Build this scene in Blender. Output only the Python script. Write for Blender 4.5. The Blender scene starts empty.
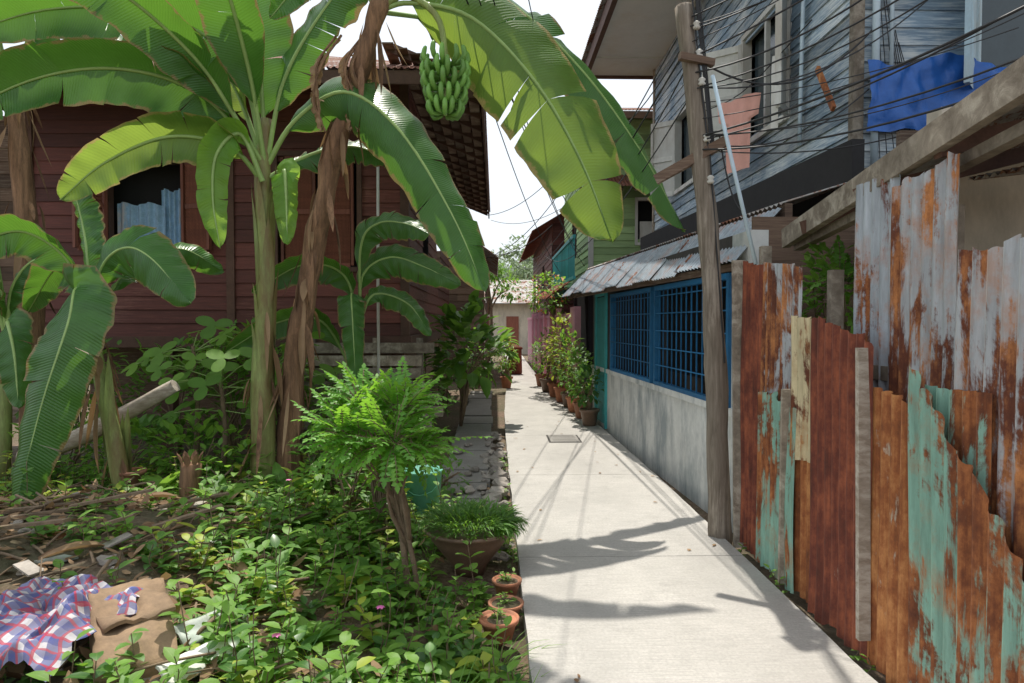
import bpy, math, random
from mathutils import Vector, noise, Matrix
V=Vector
R=random.Random(7)
UP=V((0,0,1))
# ------------------------------------------------------------------ mesh builder
class MB:
    def __init__(s): s.v=[];s.f=[];s.uv=[];s.r=[];s.m=[];s.sm=[]
    def vert(s,p,uv=(0,0),r=0.5):
        s.v.append(V(p));s.uv.append(uv);s.r.append(r);return len(s.v)-1
    def face(s,idx,m=0,sm=False): s.f.append(tuple(idx));s.m.append(m);s.sm.append(sm)
    def quad(s,ps,m=0,r=0.5,uvs=((0,0),(1,0),(1,1),(0,1))):
        i=[s.vert(p,uvs[k%4],r) for k,p in enumerate(ps)]; s.face(i,m)
    def build(s,name,mats):
        lo=V([min(p[k] for p in s.v) for k in range(3)]);hi=V([max(p[k] for p in s.v) for k in range(3)])
        c=V(((lo.x+hi.x)/2,(lo.y+hi.y)/2,lo.z))
        me=bpy.data.meshes.new(name)
        me.from_pydata([tuple(p-c) for p in s.v],[],s.f)
        for m in mats: me.materials.append(m)
        me.polygons.foreach_set('material_index',s.m)
        me.polygons.foreach_set('use_smooth',s.sm)
        ul=me.uv_layers.new(name='UVMap')
        li=[0]*len(me.loops); me.loops.foreach_get('vertex_index',li)
        flat=[]
        for i in li: flat.extend(s.uv[i])
        ul.data.foreach_set('uv',flat)
        a=me.attributes.new('rnd','FLOAT','POINT'); a.data.foreach_set('value',s.r)
        me.update()
        ob=bpy.data.objects.new(name,me); ob.location=c
        bpy.context.scene.collection.objects.link(ob)
        return ob
def group(name,kids):
    bpy.context.view_layer.update()
    P=[k.matrix_world@V(c) for k in kids for c in k.bound_box]
    lo=V([min(p[k] for p in P) for k in range(3)]);hi=V([max(p[k] for p in P) for k in range(3)])
    c=V(((lo.x+hi.x)/2,(lo.y+hi.y)/2,lo.z))
    e=bpy.data.objects.new(name,None); e.location=c; e.empty_display_size=0.3
    bpy.context.scene.collection.objects.link(e)
    for k in kids: k.parent=e; k.location=k.location-c
    return e
def box(mb,lo,hi,m=0,r=None):
    r=R.random() if r is None else r
    x0,y0,z0=lo;x1,y1,z1=hi
    P=[(x0,y0,z0),(x1,y0,z0),(x1,y1,z0),(x0,y1,z0),(x0,y0,z1),(x1,y0,z1),(x1,y1,z1),(x0,y1,z1)]
    i=[mb.vert(p,(0,0),r) for p in P]
    for f in ((0,3,2,1),(4,5,6,7),(0,1,5,4),(1,2,6,5),(2,3,7,6),(3,0,4,7)): mb.face([i[k] for k in f],m)
def beam(mb,p0,p1,w,h,m=0,r=None,up=UP):
    r=R.random() if r is None else r
    p0=V(p0);p1=V(p1);t=(p1-p0).normalized()
    s=t.cross(up)
    if s.length<1e-3: s=t.cross(V((0,1,0)))
    s.normalize();n=s.cross(t)
    i=[]
    for p in (p0,p1):
        for a,b in ((-1,-1),(1,-1),(1,1),(-1,1)): i.append(mb.vert(p+s*a*w/2+n*b*h/2,(0,0),r))
    for f in ((0,1,2,3),(7,6,5,4),(0,4,5,1),(1,5,6,2),(2,6,7,3),(3,7,4,0)): mb.face([i[k] for k in f],m)
def spline(pts,n):
    pts=[V(p) for p in pts]
    P=[pts[0]*2-pts[1]]+pts+[pts[-1]*2-pts[-2]]
    out=[];k=len(pts)-1
    for j in range(n+1):
        t=j/n*k;i=min(int(t),k-1);u=t-i
        a,b,c,d=P[i],P[i+1],P[i+2],P[i+3]
        out.append(0.5*((2*b)+(c-a)*u+(2*a-5*b+4*c-d)*u*u+(3*b-a-3*c+d)*u**3))
    return out
def tube(mb,pts,rad,seg=8,m=0,r=0.5,wob=0,cap=True):
    n=len(pts);rings=[];L=0
    ref=None
    for i,p in enumerate(pts):
        t=(pts[min(i+1,n-1)]-pts[max(i-1,0)]).normalized()
        if ref is None:
            ref=t.cross(UP)
            if ref.length<0.05: ref=V((1,0,0))
        ref=(ref-t*ref.dot(t)).normalized();b=t.cross(ref)
        rr=rad(i/(n-1)) if callable(rad) else rad
        if i: L+=(pts[i]-pts[i-1]).length
        ring=[]
        for k in range(seg):
            a=2*math.pi*k/seg
            q=rr*(1+wob*noise.noise(V((math.cos(a)*1.5,math.sin(a)*1.5,L*3+r*50))))
            ring.append(mb.vert(p+ref*math.cos(a)*q+b*math.sin(a)*q,(k/seg,L),r))
        rings.append(ring)
    for i in range(n-1):
        for k in range(seg):
            mb.face((rings[i][k],rings[i][(k+1)%seg],rings[i+1][(k+1)%seg],rings[i+1][k]),m,True)
    if cap: mb.face(rings[0][::-1],m);mb.face(rings[-1],m)
def lathe(mb,c,prof,seg=24,m=0,r=0.5):
    rings=[]
    for (rr,z) in prof:
        rings.append([mb.vert((c[0]+rr*math.cos(2*math.pi*k/seg),c[1]+rr*math.sin(2*math.pi*k/seg),c[2]+z),(k/seg,z),r) for k in range(seg)])
    for i in range(len(prof)-1):
        for k in range(seg): mb.face((rings[i][k],rings[i][(k+1)%seg],rings[i+1][(k+1)%seg],rings[i+1][k]),m,True)
    mb.face(rings[0][::-1],m);mb.face(rings[-1],m)
def corr(mb,o,u,nrm,W,b0,b1,h0,h1,amp=0.011,wl=0.076,m=0,r=None,jag=0.0,bend=0.0,rows=6,upv=UP):
    """corrugated sheet: ridges run along upv, waves along u"""
    r=R.random() if r is None else r
    o=V(o);u=V(u).normalized();nrm=V(nrm).normalized();n=max(4,int(W/wl*8));cols=[]
    for i in range(n+1):
        x=W*i/n;t=x/W
        bz=b0+(b1-b0)*t+jag*noise.noise(V((x*9,r*30,1)));hz=h0+(h1-h0)*t+jag*noise.noise(V((x*9,r*30,9)))+jag*.6*noise.noise(V((x*31,r*30,9)))
        col=[]
        for j in range(rows+1):
            z=bz+(hz-bz)*j/rows
            off=amp*math.sin(2*math.pi*x/wl)+bend*noise.noise(V((x*1.5,z*1.2,r*40)))
            col.append(mb.vert(o+u*x+upv*z+nrm*off,(x,z),r))
        cols.append(col)
    for i in range(n):
        for j in range(rows): mb.face((cols[i][j],cols[i+1][j],cols[i+1][j+1],cols[i][j+1]),m,True)
def clap(mb,p0,u,nrm,L,z0,z1,pitch,holes=(),m=0,out=0.025):
    p0=V(p0);u=V(u).normalized();nrm=V(nrm).normalized();k=0;z=z0
    while z<z1-1e-4:
        zt=min(z+pitch,z1);zm=(z+zt)/2
        iv=[(0,L)]
        for (a,b,c,d) in holes:
            if c<zm<d:
                ni=[]
                for (s,e) in iv:
                    if b<=s or a>=e: ni.append((s,e))
                    else:
                        if a>s: ni.append((s,a))
                        if b<e: ni.append((b,e))
                iv=ni
        for (s,e) in iv:
            q=s
            while q<e-1e-3:
                q2=min(e,q+R.uniform(1.6,3.4))
                if e-q2<.4:q2=e
                r=R.random();d=R.uniform(-.004,.004);w=R.uniform(-.006,.006)
                A=p0+u*(q+.002);B=p0+u*(q2-.002)
                o1=nrm*(out+d);o2=nrm*(.006+d*.3)
                mb.quad([A+o1+UP*(z+w),B+o1+UP*(z-w),B+o2+UP*(zt+.02),A+o2+UP*(zt+.02)],m,r,((q,0),(q2,0),(q2,1),(q,1)))
                mb.quad([A+o1+UP*(z+w),A+UP*(z+w),B+UP*(z-w),B+o1+UP*(z-w)],m,r)
                q=q2
        z=zt
# ------------------------------------------------------------------ materials
def newmat(name):
    m=bpy.data.materials.new(name);m.use_nodes=True;nt=m.node_tree
    b=nt.nodes['Principled BSDF'];return m,nt,b
def nd(nt,t,**k):
    n=nt.nodes.new(t)
    for a,v in k.items(): setattr(n,a,v)
    return n
def pos(nt,scale=(1,1,1)):
    g=nd(nt,'ShaderNodeNewGeometry');mm=nd(nt,'ShaderNodeVectorMath',operation='MULTIPLY')
    nt.links.new(g.outputs['Position'],mm.inputs[0]);mm.inputs[1].default_value=scale;return mm.outputs[0]
def nz(nt,vec,scale,detail=5,rough=.6,dist=0):
    n=nd(nt,'ShaderNodeTexNoise');nt.links.new(vec,n.inputs['Vector'])
    n.inputs['Scale'].default_value=scale;n.inputs['Detail'].default_value=detail;n.inputs['Roughness'].default_value=rough;n.inputs['Distortion'].default_value=dist
    return n.outputs['Fac']
def ramp(nt,fac,stops):
    n=nd(nt,'ShaderNodeValToRGB');nt.links.new(fac,n.inputs[0]);e=n.color_ramp.elements
    while len(e)<len(stops): e.new(.5)
    for k,(p,c) in enumerate(stops):
        e[k].position=p;e[k].color=(c,c,c,1) if isinstance(c,(int,float)) else (*c,1)
    return n.outputs[0]
def mix(nt,fac,a,b,bt='MIX'):
    n=nd(nt,'ShaderNodeMix',data_type='RGBA',blend_type=bt)
    for s,v in ((0,fac),(6,a),(7,b)):
        if isinstance(v,(int,float)): n.inputs[s].default_value=v
        elif isinstance(v,tuple): n.inputs[s].default_value=(*v,1)
        else: nt.links.new(v,n.inputs[s])
    return n.outputs[2]
def mth(nt,op,a,b=0.0):
    n=nd(nt,'ShaderNodeMath',operation=op)
    for s,v in ((0,a),(1,b)):
        if isinstance(v,(int,float)): n.inputs[s].default_value=v
        else: nt.links.new(v,n.inputs[s])
    return n.outputs[0]
def rnd(nt):
    n=nd(nt,'ShaderNodeAttribute');n.attribute_name='rnd';return n.outputs['Fac']
def bump(nt,b,h,strength=.3,dist=.01):
    n=nd(nt,'ShaderNodeBump');n.inputs['Strength'].default_value=strength;n.inputs['Distance'].default_value=dist
    nt.links.new(h,n.inputs['Height']);nt.links.new(n.outputs[0],b.inputs['Normal']);return n.outputs[0]
def col(nt,b,c): nt.links.new(c,b.inputs['Base Color'])
def sc(c,k): return tuple(min(1,x*k) for x in c)
def plain(name,c,rough=.8,var=.35,scale=6,bmp=.25,stretch=(1,1,1),metal=0,dirt=None,dt=(.47,.66)):
    m,nt,b=newmat(name);p=pos(nt,stretch)
    n1=nz(nt,p,scale,7,.65);n2=nz(nt,p,scale*7,4,.6)
    f=ramp(nt,mth(nt,'ADD',mth(nt,'MULTIPLY',n1,.7),mth(nt,'MULTIPLY',n2,.3)),[(.3,0),(.7,1)])
    cc=mix(nt,f,sc(c,1-var),sc(c,1+var*.6))
    rr=mth(nt,'ADD',mth(nt,'MULTIPLY',rnd(nt),.5),.75)
    cc=mix(nt,1.0,cc,rr,'MULTIPLY')
    if dirt:
        d=ramp(nt,nz(nt,pos(nt,(1,1,.35)),1.7,8,.7),[(dt[0],0),(dt[1],1)]);cc=mix(nt,mth(nt,'MULTIPLY',d,.8),cc,dirt)
    col(nt,b,cc);b.inputs['Roughness'].default_value=rough;b.inputs['Metallic'].default_value=metal
    bump(nt,b,n2,bmp,.01);return m
def boards(name,c,grain,worn,wornamt=.5,rough=.75,hor=(1.2,1.2,22)):
    m,nt,b=newmat(name);p=pos(nt,hor)
    g=nz(nt,p,3,7,.7,.4)
    big=nz(nt,pos(nt),1.1,6,.65)
    cc=mix(nt,ramp(nt,g,[(.3,0),(.72,1)]),grain,c)
    w=ramp(nt,mth(nt,'ADD',mth(nt,'MULTIPLY',g,.5),mth(nt,'MULTIPLY',big,.5)),[(wornamt,0),(wornamt+.14,1)])
    cc=mix(nt,mth(nt,'MULTIPLY',w,.85),cc,worn)
    cc=mix(nt,1.0,cc,mth(nt,'ADD',mth(nt,'MULTIPLY',rnd(nt),.75),.6),'MULTIPLY')
    col(nt,b,cc);b.inputs['Roughness'].default_value=rough
    bump(nt,b,g,.5,.006);return m
def rust(name,base,amt,r1=(.14,.042,.02),r2=(.50,.18,.055),r3=(.06,.02,.013)):
    m,nt,b=newmat(name)
    rn=nd(nt,'ShaderNodeCombineXYZ');nt.links.new(mth(nt,'MULTIPLY',rnd(nt),37),rn.inputs[0])
    def off(v):
        a=nd(nt,'ShaderNodeVectorMath',operation='ADD');nt.links.new(v,a.inputs[0]);nt.links.new(rn.outputs[0],a.inputs[1]);return a.outputs[0]
    a=nz(nt,off(pos(nt,(1,1,.5))),2.6,9,.72,.6)
    st=nz(nt,off(pos(nt,(11,11,.5))),2.5,6,.65)
    f=mth(nt,'ADD',mth(nt,'MULTIPLY',a,.70),mth(nt,'MULTIPLY',st,.30))
    t=1-amt
    rf=ramp(nt,f,[(max(0,.30+t*.38-.022),0),(min(1,.30+t*.38+.02),1)])
    fine=nz(nt,pos(nt,(1,1,.6)),22,7,.75)
    mid=nz(nt,off(pos(nt,(1,1,.7))),4,7,.7)
    rc=ramp(nt,mth(nt,'ADD',mth(nt,'MULTIPLY',fine,.28),mth(nt,'ADD',mth(nt,'MULTIPLY',st,.30),mth(nt,'MULTIPLY',mid,.42))),[(.37,r3),(.48,r1),(.60,r2),(.70,sc(r2,1.35))])
    bc=mix(nt,ramp(nt,nz(nt,pos(nt,(6,6,.7)),4,6,.7),[(.3,0),(.7,1)]),sc(base,.6),sc(base,1.15))
    bc=mix(nt,ramp(nt,mid,[(.5,0),(.62,.45)]),bc,sc(r2,.8))
    c=mix(nt,rf,bc,rc)
    col(nt,b,c)
    nt.links.new(ramp(nt,rf,[(0,.5),(1,.9)]),b.inputs['Roughness'])
    bump(nt,b,fine,.45,.006);return m
def leafm(name,c1,c2,tr,tfac=.35,rough=.42,veins=0,rib=None,ribw=.035,edge=None):
    m,nt,b=newmat(name)
    uv=nd(nt,'ShaderNodeUVMap');sx=nd(nt,'ShaderNodeSeparateXYZ');nt.links.new(uv.outputs[0],sx.inputs[0])
    f=rnd(nt);c=mix(nt,f,c1,c2)
    n=nz(nt,pos(nt),9,4,.6);c=mix(nt,1.0,c,mth(nt,'ADD',mth(nt,'MULTIPLY',n,.8),.6),'MULTIPLY')
    d=mth(nt,'ABSOLUTE',mth(nt,'SUBTRACT',sx.outputs[0],.5))
    tc=mix(nt,f,sc(tr,.8),tr)
    if veins:
        s=mth(nt,'SINE',mth(nt,'MULTIPLY',mth(nt,'ADD',sx.outputs[1],mth(nt,'MULTIPLY',d,-.10)),veins))
        c=mix(nt,ramp(nt,s,[(.0,0),(1,.22)]),c,sc(c2,1.7))
        tc=mix(nt,ramp(nt,s,[(0,0),(1,.35)]),tc,sc(tr,.5))
        bump(nt,b,s,.35,.004)
    if edge:
        e=ramp(nt,mth(nt,'ADD',mth(nt,'MULTIPLY',d,1.6),mth(nt,'MULTIPLY',nz(nt,pos(nt),11,5,.7),.45)),[(.94,0),(1.0,1)])
        c=mix(nt,e,c,edge)
        tc=mix(nt,e,tc,edge)
    if rib: c=mix(nt,ramp(nt,d,[(ribw*.6,1),(ribw,0)]),c,rib)
    col(nt,b,c);b.inputs['Roughness'].default_value=rough
    t=nd(nt,'ShaderNodeBsdfTranslucent');nt.links.new(tc,t.inputs[0])
    mx=nd(nt,'ShaderNodeMixShader');mx.inputs[0].default_value=tfac
    nt.links.new(b.outputs[0],mx.inputs[1]);nt.links.new(t.outputs[0],mx.inputs[2])
    nt.links.new(mx.outputs[0],nt.nodes['Material Output'].inputs['Surface']);return m

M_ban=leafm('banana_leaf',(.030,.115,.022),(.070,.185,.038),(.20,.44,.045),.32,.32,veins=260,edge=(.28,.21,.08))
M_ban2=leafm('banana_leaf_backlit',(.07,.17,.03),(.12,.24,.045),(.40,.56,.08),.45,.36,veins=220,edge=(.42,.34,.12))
M_bany=leafm('banana_leaf_young',(.14,.32,.05),(.20,.38,.06),(.50,.80,.10),.5,.4,veins=260)
M_rib=plain('banana_midrib',(.30,.44,.14),.5,.25,5,.1)
M_stem=plain('banana_stem',(.30,.38,.12),.55,.55,3,.3,(8,8,.8),dirt=(.18,.10,.045),dt=(.44,.60))
M_dry=plain('banana_dry_stem',(.30,.17,.095),.9,.75,3,.9,(11,11,.9),dirt=(.08,.04,.025),dt=(.5,.66))
M_dryleaf=leafm('dry_leaf',(.20,.11,.055),(.42,.28,.16),(.35,.22,.1),.25,.8)
M_fruit=plain('banana_fruit',(.17,.36,.07),.5,.25,14,.05)
M_fern=leafm('fern_leaf',(.08,.24,.03),(.17,.38,.05),(.36,.70,.06),.42,.5)
M_weed=leafm('weed_leaf',(.09,.22,.03),(.20,.37,.055),(.38,.68,.08),.42,.55,rib=(.22,.36,.09))
M_dark=leafm('dark_leaf',(.03,.10,.025),(.07,.17,.035),(.17,.36,.04),.30,.36,rib=(.12,.22,.05))
M_mid=leafm('shrub_leaf',(.06,.17,.028),(.13,.28,.045),(.30,.56,.06),.38,.5,rib=(.15,.26,.06))
M_yel=leafm('yellow_green_leaf',(.25,.37,.05),(.42,.48,.06),(.6,.72,.08),.42,.5)
M_far=leafm('distant_leaf_hazed',(.18,.24,.15),(.28,.34,.22),(.25,.36,.16),.3,.8)  # paler, greyer greens: distance haze mixed into the leaf colour
M_pinkf=plain('pink_petals',(.70,.16,.42),.6,.2,20,.1)
M_orangef=plain('orange_petals',(.8,.28,.10),.6,.2,20,.1)
M_twig=plain('twig_bark',(.22,.155,.10),.9,.5,14,.4)
M_pole=boards('pole_wood',(.30,.25,.20),(.12,.095,.07),(.40,.35,.29),.52,.9,(14,14,1))
M_timber=boards('grey_timber',(.34,.29,.23),(.12,.095,.07),(.46,.42,.35),.5,.9,(3,3,3))
M_red=boards('red_brown_boards',(.17,.048,.036),(.085,.026,.02),(.24,.11,.08),.55,.7)
M_redl=boards('red_brown_shutter',(.27,.09,.055),(.14,.045,.03),(.32,.16,.11),.58,.7,(14,14,1.2))
M_blue=boards('blue_grey_boards',(.30,.43,.54),(.13,.18,.24),(.60,.62,.60),.47,.8)
M_green=boards('light_green_boards',(.40,.58,.26),(.28,.42,.20),(.48,.52,.36),.58,.8)
M_bare=boards('bare_boards',(.24,.16,.11),(.10,.062,.045),(.34,.29,.23),.52,.9)
M_brown=plain('brown_paint',(.11,.055,.038),.75,.4,8,.2)
M_dark0=plain('interior_shade',(.022,.021,.022),.9,.3,5,.1)  # near-black colour stands in for the shade of rooms behind openings
M_dkgrey=plain('dark_wall',(.07,.063,.057),.9,.4,3,.3)
M_beige=plain('beige_plaster',(.52,.46,.37),.85,.15,2,.2,dirt=(.30,.27,.22))
M_white=plain('white_paint',(.68,.68,.64),.7,.12,7,.15,dirt=(.42,.38,.32))
M_soffit=plain('cream_soffit',(.84,.82,.76),.8,.08,3,.1,dirt=(.62,.56,.46),dt=(.55,.75))
M_wallw=plain('stained_white_wall',(.66,.67,.65),.9,.22,3,.4,dirt=(.22,.26,.28),dt=(.46,.60))
M_pinkw=plain('pink_wall',(.76,.36,.46),.8,.12,2,.15,dirt=(.55,.3,.35))
M_teal=plain('teal_paint',(.06,.42,.44),.6,.25,5,.1)
M_bluep=plain('blue_grille_paint',(.02,.15,.33),.5,.3,9,.1)
M_ltblue=plain('light_blue_paint',(.45,.62,.72),.6,.2,7,.1,dirt=(.35,.36,.33))
M_tarp=plain('blue_tarpaulin',(.015,.11,.42),.45,.25,4,.4)
M_pipe=plain('pvc_pipe',(.50,.62,.70),.4,.15,5,.05)
M_cable=plain('black_cable',(.02,.02,.022),.6,.1,5,.05)
M_terra=plain('terracotta',(.42,.17,.09),.85,.35,10,.3,dirt=(.22,.13,.09))
M_bowl=plain('brown_glazed_pot',(.19,.12,.08),.5,.35,9,.2)
M_bucket=plain('green_bucket',(.18,.50,.38),.5,.2,6,.1)
M_glass=plain('window_glass',(.05,.07,.08),.12,.2,3,.02)
M_shirt=plain('pink_cloth',(.85,.45,.38),.9,.12,12,.1)
M_cloth=plain('white_cloth',(.72,.70,.66),.9,.1,12,.1)
M_card=plain('cardboard',(.30,.20,.12),.9,.45,5,.3,dirt=(.13,.09,.06))
M_tile=plain('pale_tile',(.50,.56,.52),.6,.25,6,.2,dirt=(.2,.16,.12))
M_rock=plain('rubble',(.36,.32,.28),.95,.35,9,.6)
M_log=boards('weathered_log',(.50,.44,.37),(.25,.20,.15),(.56,.51,.44),.5,.9,(3,9,9))
M_galv=rust('galvanised_sheet',(.42,.46,.50),.34)
M_galv2=rust('galvanised_sheet_rusty',(.42,.44,.46),.50,r2=(.54,.22,.075))
M_rred=rust('red_rust_sheet',(.32,.20,.15),.82,r1=(.15,.038,.022),r2=(.34,.10,.045))
M_ror=rust('orange_rust_sheet',(.48,.40,.30),.74,r1=(.30,.10,.032),r2=(.60,.28,.10),r3=(.11,.038,.018))
M_rgreen=rust('green_painted_sheet',(.24,.44,.35),.46,r1=(.18,.055,.02),r2=(.46,.17,.055))
M_rcream=rust('cream_painted_sheet',(.64,.54,.33),.36,r2=(.46,.22,.08))
M_awn=rust('awning_sheet',(.34,.40,.46),.26)
M_roof=rust('weathered_roof_sheet',(.40,.39,.37),.42,r2=(.30,.15,.08))
M_roofb=rust('dark_roof_sheet',(.20,.15,.13),.6,r2=(.22,.11,.07))
def concrete(name,c):
    m,nt,b=newmat(name)
    big=nz(nt,pos(nt,(1,.5,1)),1.6,8,.65);f=nz(nt,pos(nt),60,5,.7);st=nz(nt,pos(nt,(2.2,45,1)),2,4,.6)
    cc=mix(nt,ramp(nt,big,[(.3,0),(.7,1)]),sc(c,.74),sc(c,1.1))
    cc=mix(nt,ramp(nt,f,[(.3,.55),(.6,0)]),cc,sc(c,.5))
    cc=mix(nt,ramp(nt,st,[(.40,0),(.70,.7)]),cc,sc(c,.66))
    sp=ramp(nt,nz(nt,pos(nt),3.2,9,.8),[(.53,0),(.68,.65)]);cc=mix(nt,sp,cc,sc(c,.58))
    sp2=ramp(nt,nz(nt,pos(nt),9,7,.8),[(.62,0),(.70,.5)]);cc=mix(nt,sp2,cc,(c[0]*.55,c[1]*.5,c[2]*.42))
    col(nt,b,cc);b.inputs['Roughness'].default_value=.9
    bump(nt,b,mth(nt,'ADD',st,f),.6,.008);return m
M_conc=concrete('path_concrete',(.55,.525,.485))
M_conc2=concrete('old_concrete',(.38,.36,.33))
def soil():
    m,nt,b=newmat('garden_soil')
    a=nz(nt,pos(nt),1.3,8,.7);f=nz(nt,pos(nt),26,7,.75)
    c=ramp(nt,f,[(.25,(.06,.038,.024)),(.5,(.18,.12,.08)),(.68,(.31,.23,.16)),(.82,(.42,.34,.25))])
    c=mix(nt,ramp(nt,a,[(.42,0),(.62,.75)]),c,mix(nt,f,(.06,.06,.035),(.11,.13,.055)))
    col(nt,b,c);b.inputs['Roughness'].default_value=.95;bump(nt,b,f,.9,.03);return m
M_soil=soil()
def plaid(name,base,ca,cb,sc_=6,w1=.45):
    m,nt,b=newmat(name);uv=nd(nt,'ShaderNodeUVMap');sx=nd(nt,'ShaderNodeSeparateXYZ');nt.links.new(uv.outputs[0],sx.inputs[0])
    def st(o,k,w):
        fr=mth(nt,'FRACT',mth(nt,'MULTIPLY',o,k));return ramp(nt,fr,[(w-.01,1),(w,0)])
    c=mix(nt,mth(nt,'MULTIPLY',st(sx.outputs[0],sc_,w1),.75),base,ca)
    c=mix(nt,mth(nt,'MULTIPLY',st(sx.outputs[1],sc_,w1),.7),c,ca)
    c=mix(nt,mth(nt,'MULTIPLY',st(mth(nt,'ADD',sx.outputs[0],.05),sc_,.16),.85),c,cb)
    c=mix(nt,mth(nt,'MULTIPLY',st(mth(nt,'ADD',sx.outputs[1],.05),sc_,.16),.85),c,cb)
    c=mix(nt,ramp(nt,nz(nt,pos(nt),12,6,.7),[(.4,0),(.75,.6)]),c,(.2,.16,.13))
    col(nt,b,c);b.inputs['Roughness'].default_value=.95;bump(nt,b,nz(nt,pos(nt),150,2,.5),.3,.003);return m
M_plaid=plaid('plaid_cloth',(.58,.56,.58),(.04,.06,.24),(.42,.04,.08),11,.5)
M_curt=plain('light_blue_curtain',(.36,.55,.76),.9,.35,14,.1,dirt=(.65,.6,.62),dt=(.5,.55))

# ------------------------------------------------------------------ ground
def gh(x,y):
    h=-0.10
    if x<0.05 and y<9.5 and y>-2:
        k=min(1,(0.05-x)/1.2)*min(1,(9.5-y)/2)
        h+=k*.12
        h+=k*.05*noise.noise(V((x*1.7,y*1.7,0)))+k*.02*noise.noise(V((x*6,y*6,3)))
        d=((x+3.0)/1.5)**2+((y-4.3)/1.5)**2
        h+=.26*math.exp(-d)
    return h
mb=MB()
def axis(a,b,st,far):
    o=[-far,-far/3,-far/8,-far/20];x=a
    while x<=b: o.append(x);x+=st
    return o+[far/20,far/8,far/3,far]
xs=sorted(set(axis(-8,2.4,.13,400)));ys=sorted(set(axis(-2,12,.13,400)));idx={}
for i,x in enumerate(xs):
    for j,y in enumerate(ys): idx[i,j]=mb.vert((x,y,gh(x,y) if -8.1<x<2.5 else -.1),(x,y))
for i in range(len(xs)-1):
    for j in range(len(ys)-1): mb.face((idx[i,j],idx[i+1,j],idx[i+1,j+1],idx[i,j+1]),0,True)
mb.build('ground',[M_soil])
mb=MB()
E=[(-1.5,.165,1.69),(2.1,.165,1.69),(4.6,.16,1.70),(7.1,.15,1.69),(9.6,.15,1.64),(12.1,.17,1.56),(14.6,.22,1.42),(17.1,.3,1.33),(20,.38,1.28),(24,.46,1.26),(30,.5,1.3),(38,.5,1.3)]
for (a,b) in zip(E[:-1],E[1:]):
    g=.004;za=-.2;r=R.uniform(.4,.6)
    N=12;Lp=[];Rp=[]
    for k in range(N+1):
        t=k/N;y=a[0]+g+(b[0]-a[0]-2*g)*t
        Lp.append((a[1]+(b[1]-a[1])*t+.012*noise.noise(V((y*5,0,0))),y));Rp.append((a[2]+(b[2]-a[2])*t+.012*noise.noise(V((y*5,9,0))),y))
    P=Rp+Lp[::-1]
    lo=[mb.vert((x,y,za),(0,0),r) for x,y in P];hi=[mb.vert((x,y,0),(0,0),r) for x,y in P]
    mb.face(hi)
    for k in range(len(P)): mb.face((lo[k],lo[(k+1)%len(P)],hi[(k+1)%len(P)],hi[k]))
mb.build('concrete_path',[M_conc])
mb=MB()
box(mb,(.72,9.0,-.02),(1.16,9.6,.004),0);box(mb,(.745,9.03,.004),(1.135,9.57,.009),1)
for k in range(5): box(mb,(.78,9.08+k*.11,.009),(1.10,9.12+k*.11,.013),1)
mb.build('manhole_cover',[M_dkgrey,M_conc2])
mb=MB();y=5.6
while y<16:
    l=R.uniform(.5,.9)
    box(mb,(-.56+R.uniform(-.04,.04),y,-.15),(-.06+R.uniform(-.03,.03),y+l-.03,-.03+R.uniform(-.02,.02)));y+=l
mb.build('drain_slabs',[M_conc2])
mb=MB()
def rock(mb,c,s,m=0):
    r=R.random();rings=[];seed=R.random()*100
    for i in range(5):
        th=math.pi*i/4
        ring=[]
        for k in range(7):
            a=2*math.pi*k/7
            d=V((math.sin(th)*math.cos(a),math.sin(th)*math.sin(a),math.cos(th)*.6))
            d=d*(1+.7*noise.noise(d*1.5+V((seed,0,0))))*s
            ring.append(mb.vert(V(c)+d,(0,0),r))
        rings.append(ring)
    for i in range(4):
        for k in range(7): mb.face((rings[i][k],rings[i+1][k],rings[i+1][(k+1)%7],rings[i][(k+1)%7]),m)
for k in range(60): rock(mb,(R.uniform(-.12,.12),R.uniform(4.6,10),-.03),R.uniform(.02,.07))
for k in range(26): rock(mb,(R.uniform(-.5,.05),R.uniform(5.6,9),-.01),R.uniform(.03,.07))
for k in range(9): rock(mb,(.02+R.uniform(-.05,.05),5.8+k*.28,.02),.09)
mb.build('broken_concrete',[M_rock])

# ------------------------------------------------------------------ vegetation helpers
def leaf(mb,b,d,L,W,m=0,bend=.5,fold=.25,r=None,n=4,up=UP,prof=None):
    r=R.random() if r is None else r
    b=V(b);d=V(d).normalized();s=d.cross(up)
    if s.length<.1: s=d.cross(V((1,.3,0)))
    s.normalize();nn=s.cross(d).normalized()
    c=[];l=[];rr=[]
    p=b.copy();dd=d.copy()
    for i in range(n+1):
        t=i/n
        w=W/2*(math.sin(math.pi*min(1,t**.8))**.8 if 0<t<1 else 0)
        if prof: w=W/2*prof(t)
        c.append(mb.vert(p,(.5,t),r))
        if 0<i<n:
            l.append(mb.vert(p-s*w+nn*w*fold,(0,t),r));rr.append(mb.vert(p+s*w+nn*w*fold,(1,t),r))
        dd=(dd-nn*bend/n).normalized();nn=s.cross(dd).normalized();p=p+dd*L/n
    for i in range(n):
        if i==0: mb.face((c[0],c[1],l[0]),m,True);mb.face((c[0],rr[0],c[1]),m,True)
        elif i==n-1: mb.face((c[i],c[n],l[i-1]),m,True);mb.face((c[i],rr[i-1],c[n]),m,True)
        else: mb.face((c[i],c[i+1],l[i],l[i-1]),m,True);mb.face((c[i],rr[i-1],rr[i],c[i+1]),m,True)
def rdir(zmin=-1,zmax=1):
    z=R.uniform(zmin,zmax);a=R.uniform(0,2*math.pi);q=math.sqrt(max(0,1-z*z));return V((q*math.cos(a),q*math.sin(a),z))
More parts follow.
